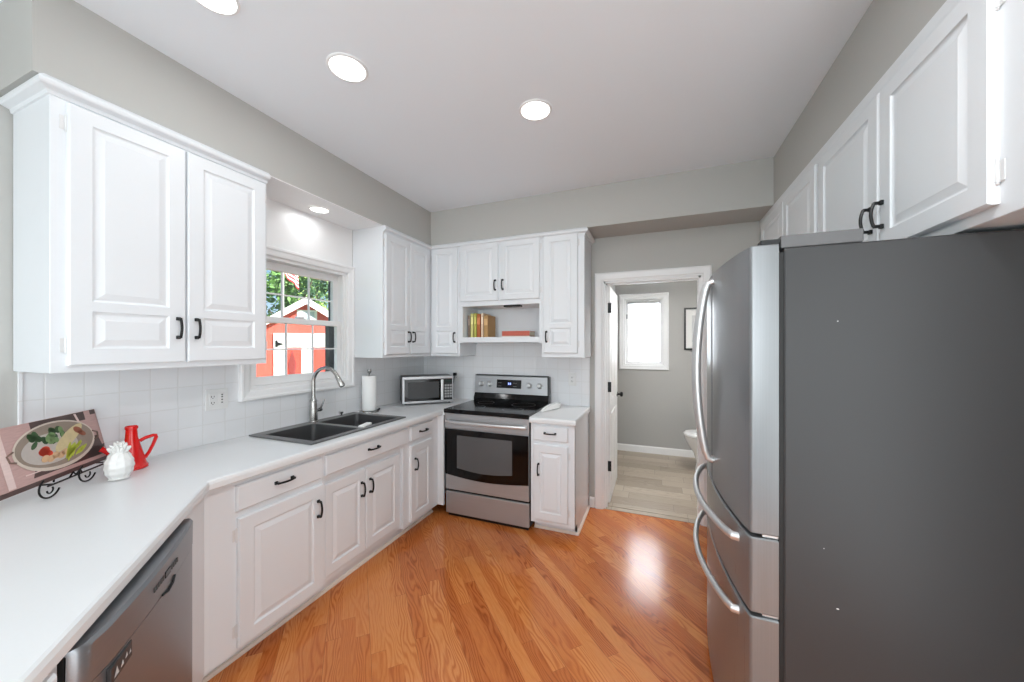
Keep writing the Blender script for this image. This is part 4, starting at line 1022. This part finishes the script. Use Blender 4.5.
for s_, nm in ((-1, 'l'), (1, 'r')):
    c0, c1 = (-.72, .008) if s_ < 0 else (.014, .75)
    b = B(); b.box(.0, .035, c0, c1, .08, 1.40-GZ, .004); ddr = b.obj('door', whm, a)
    q0, q1 = (-.47, -.12) if s_ < 0 else (.14, .52)
    b = B(); b.box(.03, .045, q0, q1, .55, 1.385-GZ); pn = b.obj('door_panel', redd, ddr)
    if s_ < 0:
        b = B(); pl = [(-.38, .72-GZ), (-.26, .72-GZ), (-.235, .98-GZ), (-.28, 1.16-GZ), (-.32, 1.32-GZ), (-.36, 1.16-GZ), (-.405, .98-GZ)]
        b.rings([[(.045, y, z) for y, z in pl], [(.06, y, z) for y, z in pl]], True, True, True, 0, False); b.obj('door_patch', mat('dark_red_patch', (150, 62, 60), .7, noise=.1), pn)  # spade-shaped patch of darker red on the left door panel
        b = B(); b.box(.035, .05, -.68, -.63, 1.395-GZ, 1.56-GZ); b.rings([[(.04, -.65, 1.52-GZ), (.04, -.52, 1.48-GZ), (.04, -.52, 1.46-GZ), (.04, -.65, 1.42-GZ)], [(.055, -.65, 1.52-GZ), (.055, -.52, 1.48-GZ), (.055, -.52, 1.46-GZ), (.055, -.65, 1.42-GZ)]], True, True, True, 0, False); b.obj('strap_hinge', M['black'], ddr)
# trees behind the shed
def leafmat(n_, c): return mat(n_, c, .7, noise=.35, nscale=3)
LM = [leafmat('dark_leaf', (64, 104, 66)), leafmat('mid_leaf', (112, 154, 84)), leafmat('bright_leaf', (172, 204, 112))]
bark = mat('grey_bark', (104, 92, 80), .9, noise=.2, nscale=8)
def tree(label, x, y, h, r, m_, n, seed):
    rn = random.Random(seed)
    a = thing('tree', label, 'tree', (x, y, GZ), 0, 'trees behind the shed')
    b = B(); b.tube([(0, 0, 0), (.05, .08, h*.3), (.0, .0, h*.7)], [r*.09, r*.07, r*.03], 8)
    for k in range(4):
        an = k*1.7+seed; b.tube([(0, 0, h*.35+k*.2), (r*.5*math.cos(an), r*.5*math.sin(an), h*.6+k*.15)], [r*.035, r*.012], 6)
    b.obj('trunk', bark, a)
    b = B(); cl = [(rn.gauss(0, .45)*r, rn.gauss(0, .45)*r, h*.62+rn.gauss(0, .24)*h) for _ in range(26)]
    for _ in range(n):
        c = rn.choice(cl); p = Vector((c[0]+rn.gauss(0, .16)*r, c[1]+rn.gauss(0, .16)*r, max(.25, c[2]+rn.gauss(0, .13)*r)))
        u = Vector((rn.gauss(0, 1), rn.gauss(0, 1), rn.gauss(0, 1))).normalized(); v = u.cross(Vector((rn.gauss(0, 1), rn.gauss(0, 1), rn.gauss(0, 1)))).normalized(); s_ = rn.uniform(.10, .19)
        b.face([p-u*s_, p-v*s_*.5, p+u*s_, p+v*s_*.5])
    b.obj('crown', m_, a)
tree('dark green tree leftmost behind the shed seen through the window', -10.6, 2.6, 5.4, 1.3, LM[0], 2600, 1)
tree('pale green low bush like tree beside the left roof slope', -11.6, 5.4, 3.4, .7, LM[2], 1700, 2)
tree('dark green tall tree directly above the shed roof peak', -16.5, 11.0, 9.0, 2.6, LM[0], 2800, 3)
tree('bright green tree behind the right slope of the shed roof', -10.2, 9.9, 4.1, 1.1, LM[2], 2200, 4)
tree('mid green tree between the flag and the shed roof peak', -13.0, 7.9, 5.2, 1.2, LM[1], 2200, 5)
tree('mid green wide tree at the back beyond the leftmost dark tree', -16.5, 6.5, 8.0, 2.4, LM[1], 3000, 6)
tree('bright green tall tree at the back right of the flag', -25.0, 19.5, 10.0, 2.8, LM[2], 3000, 7)
# flag on its pole
a = thing('flag', 'striped flag hanging on a pole above the shed', 'flag', (-9.0, 4.92, GZ))
b = B(); b.tube([(0, 0, 0), (0, 0, 5.2)], .035, 10); b.lathe([(.005, 5.2), (.06, 5.25), (.005, 5.32)], seg=12); b.obj('pole', whm, a)
fm = [mat('flag_white', (240, 240, 238), .8, noise=.03), mat('flag_red', (190, 40, 52), .8, noise=.06), mat('flag_blue', (44, 58, 110), .8, noise=.06)]
b = B(); nx, ns = 10, 13
def fp(i, j): return (.05*math.sin(i*1.1+j*.1), .04+i*.055, 5.10-j*.062-i*.040)
for i in range(nx):
    for j in range(ns):
        f = b.face([fp(i, j), fp(i+1, j), fp(i+1, j+1), fp(i, j+1)], 2 if (i < 4 and j < 7) else (1 if j % 2 == 0 else 0))
fo = b.obj('flag_cloth', fm, a)
sm = fo.modifiers.new('thick', 'SOLIDIFY'); sm.thickness = .004
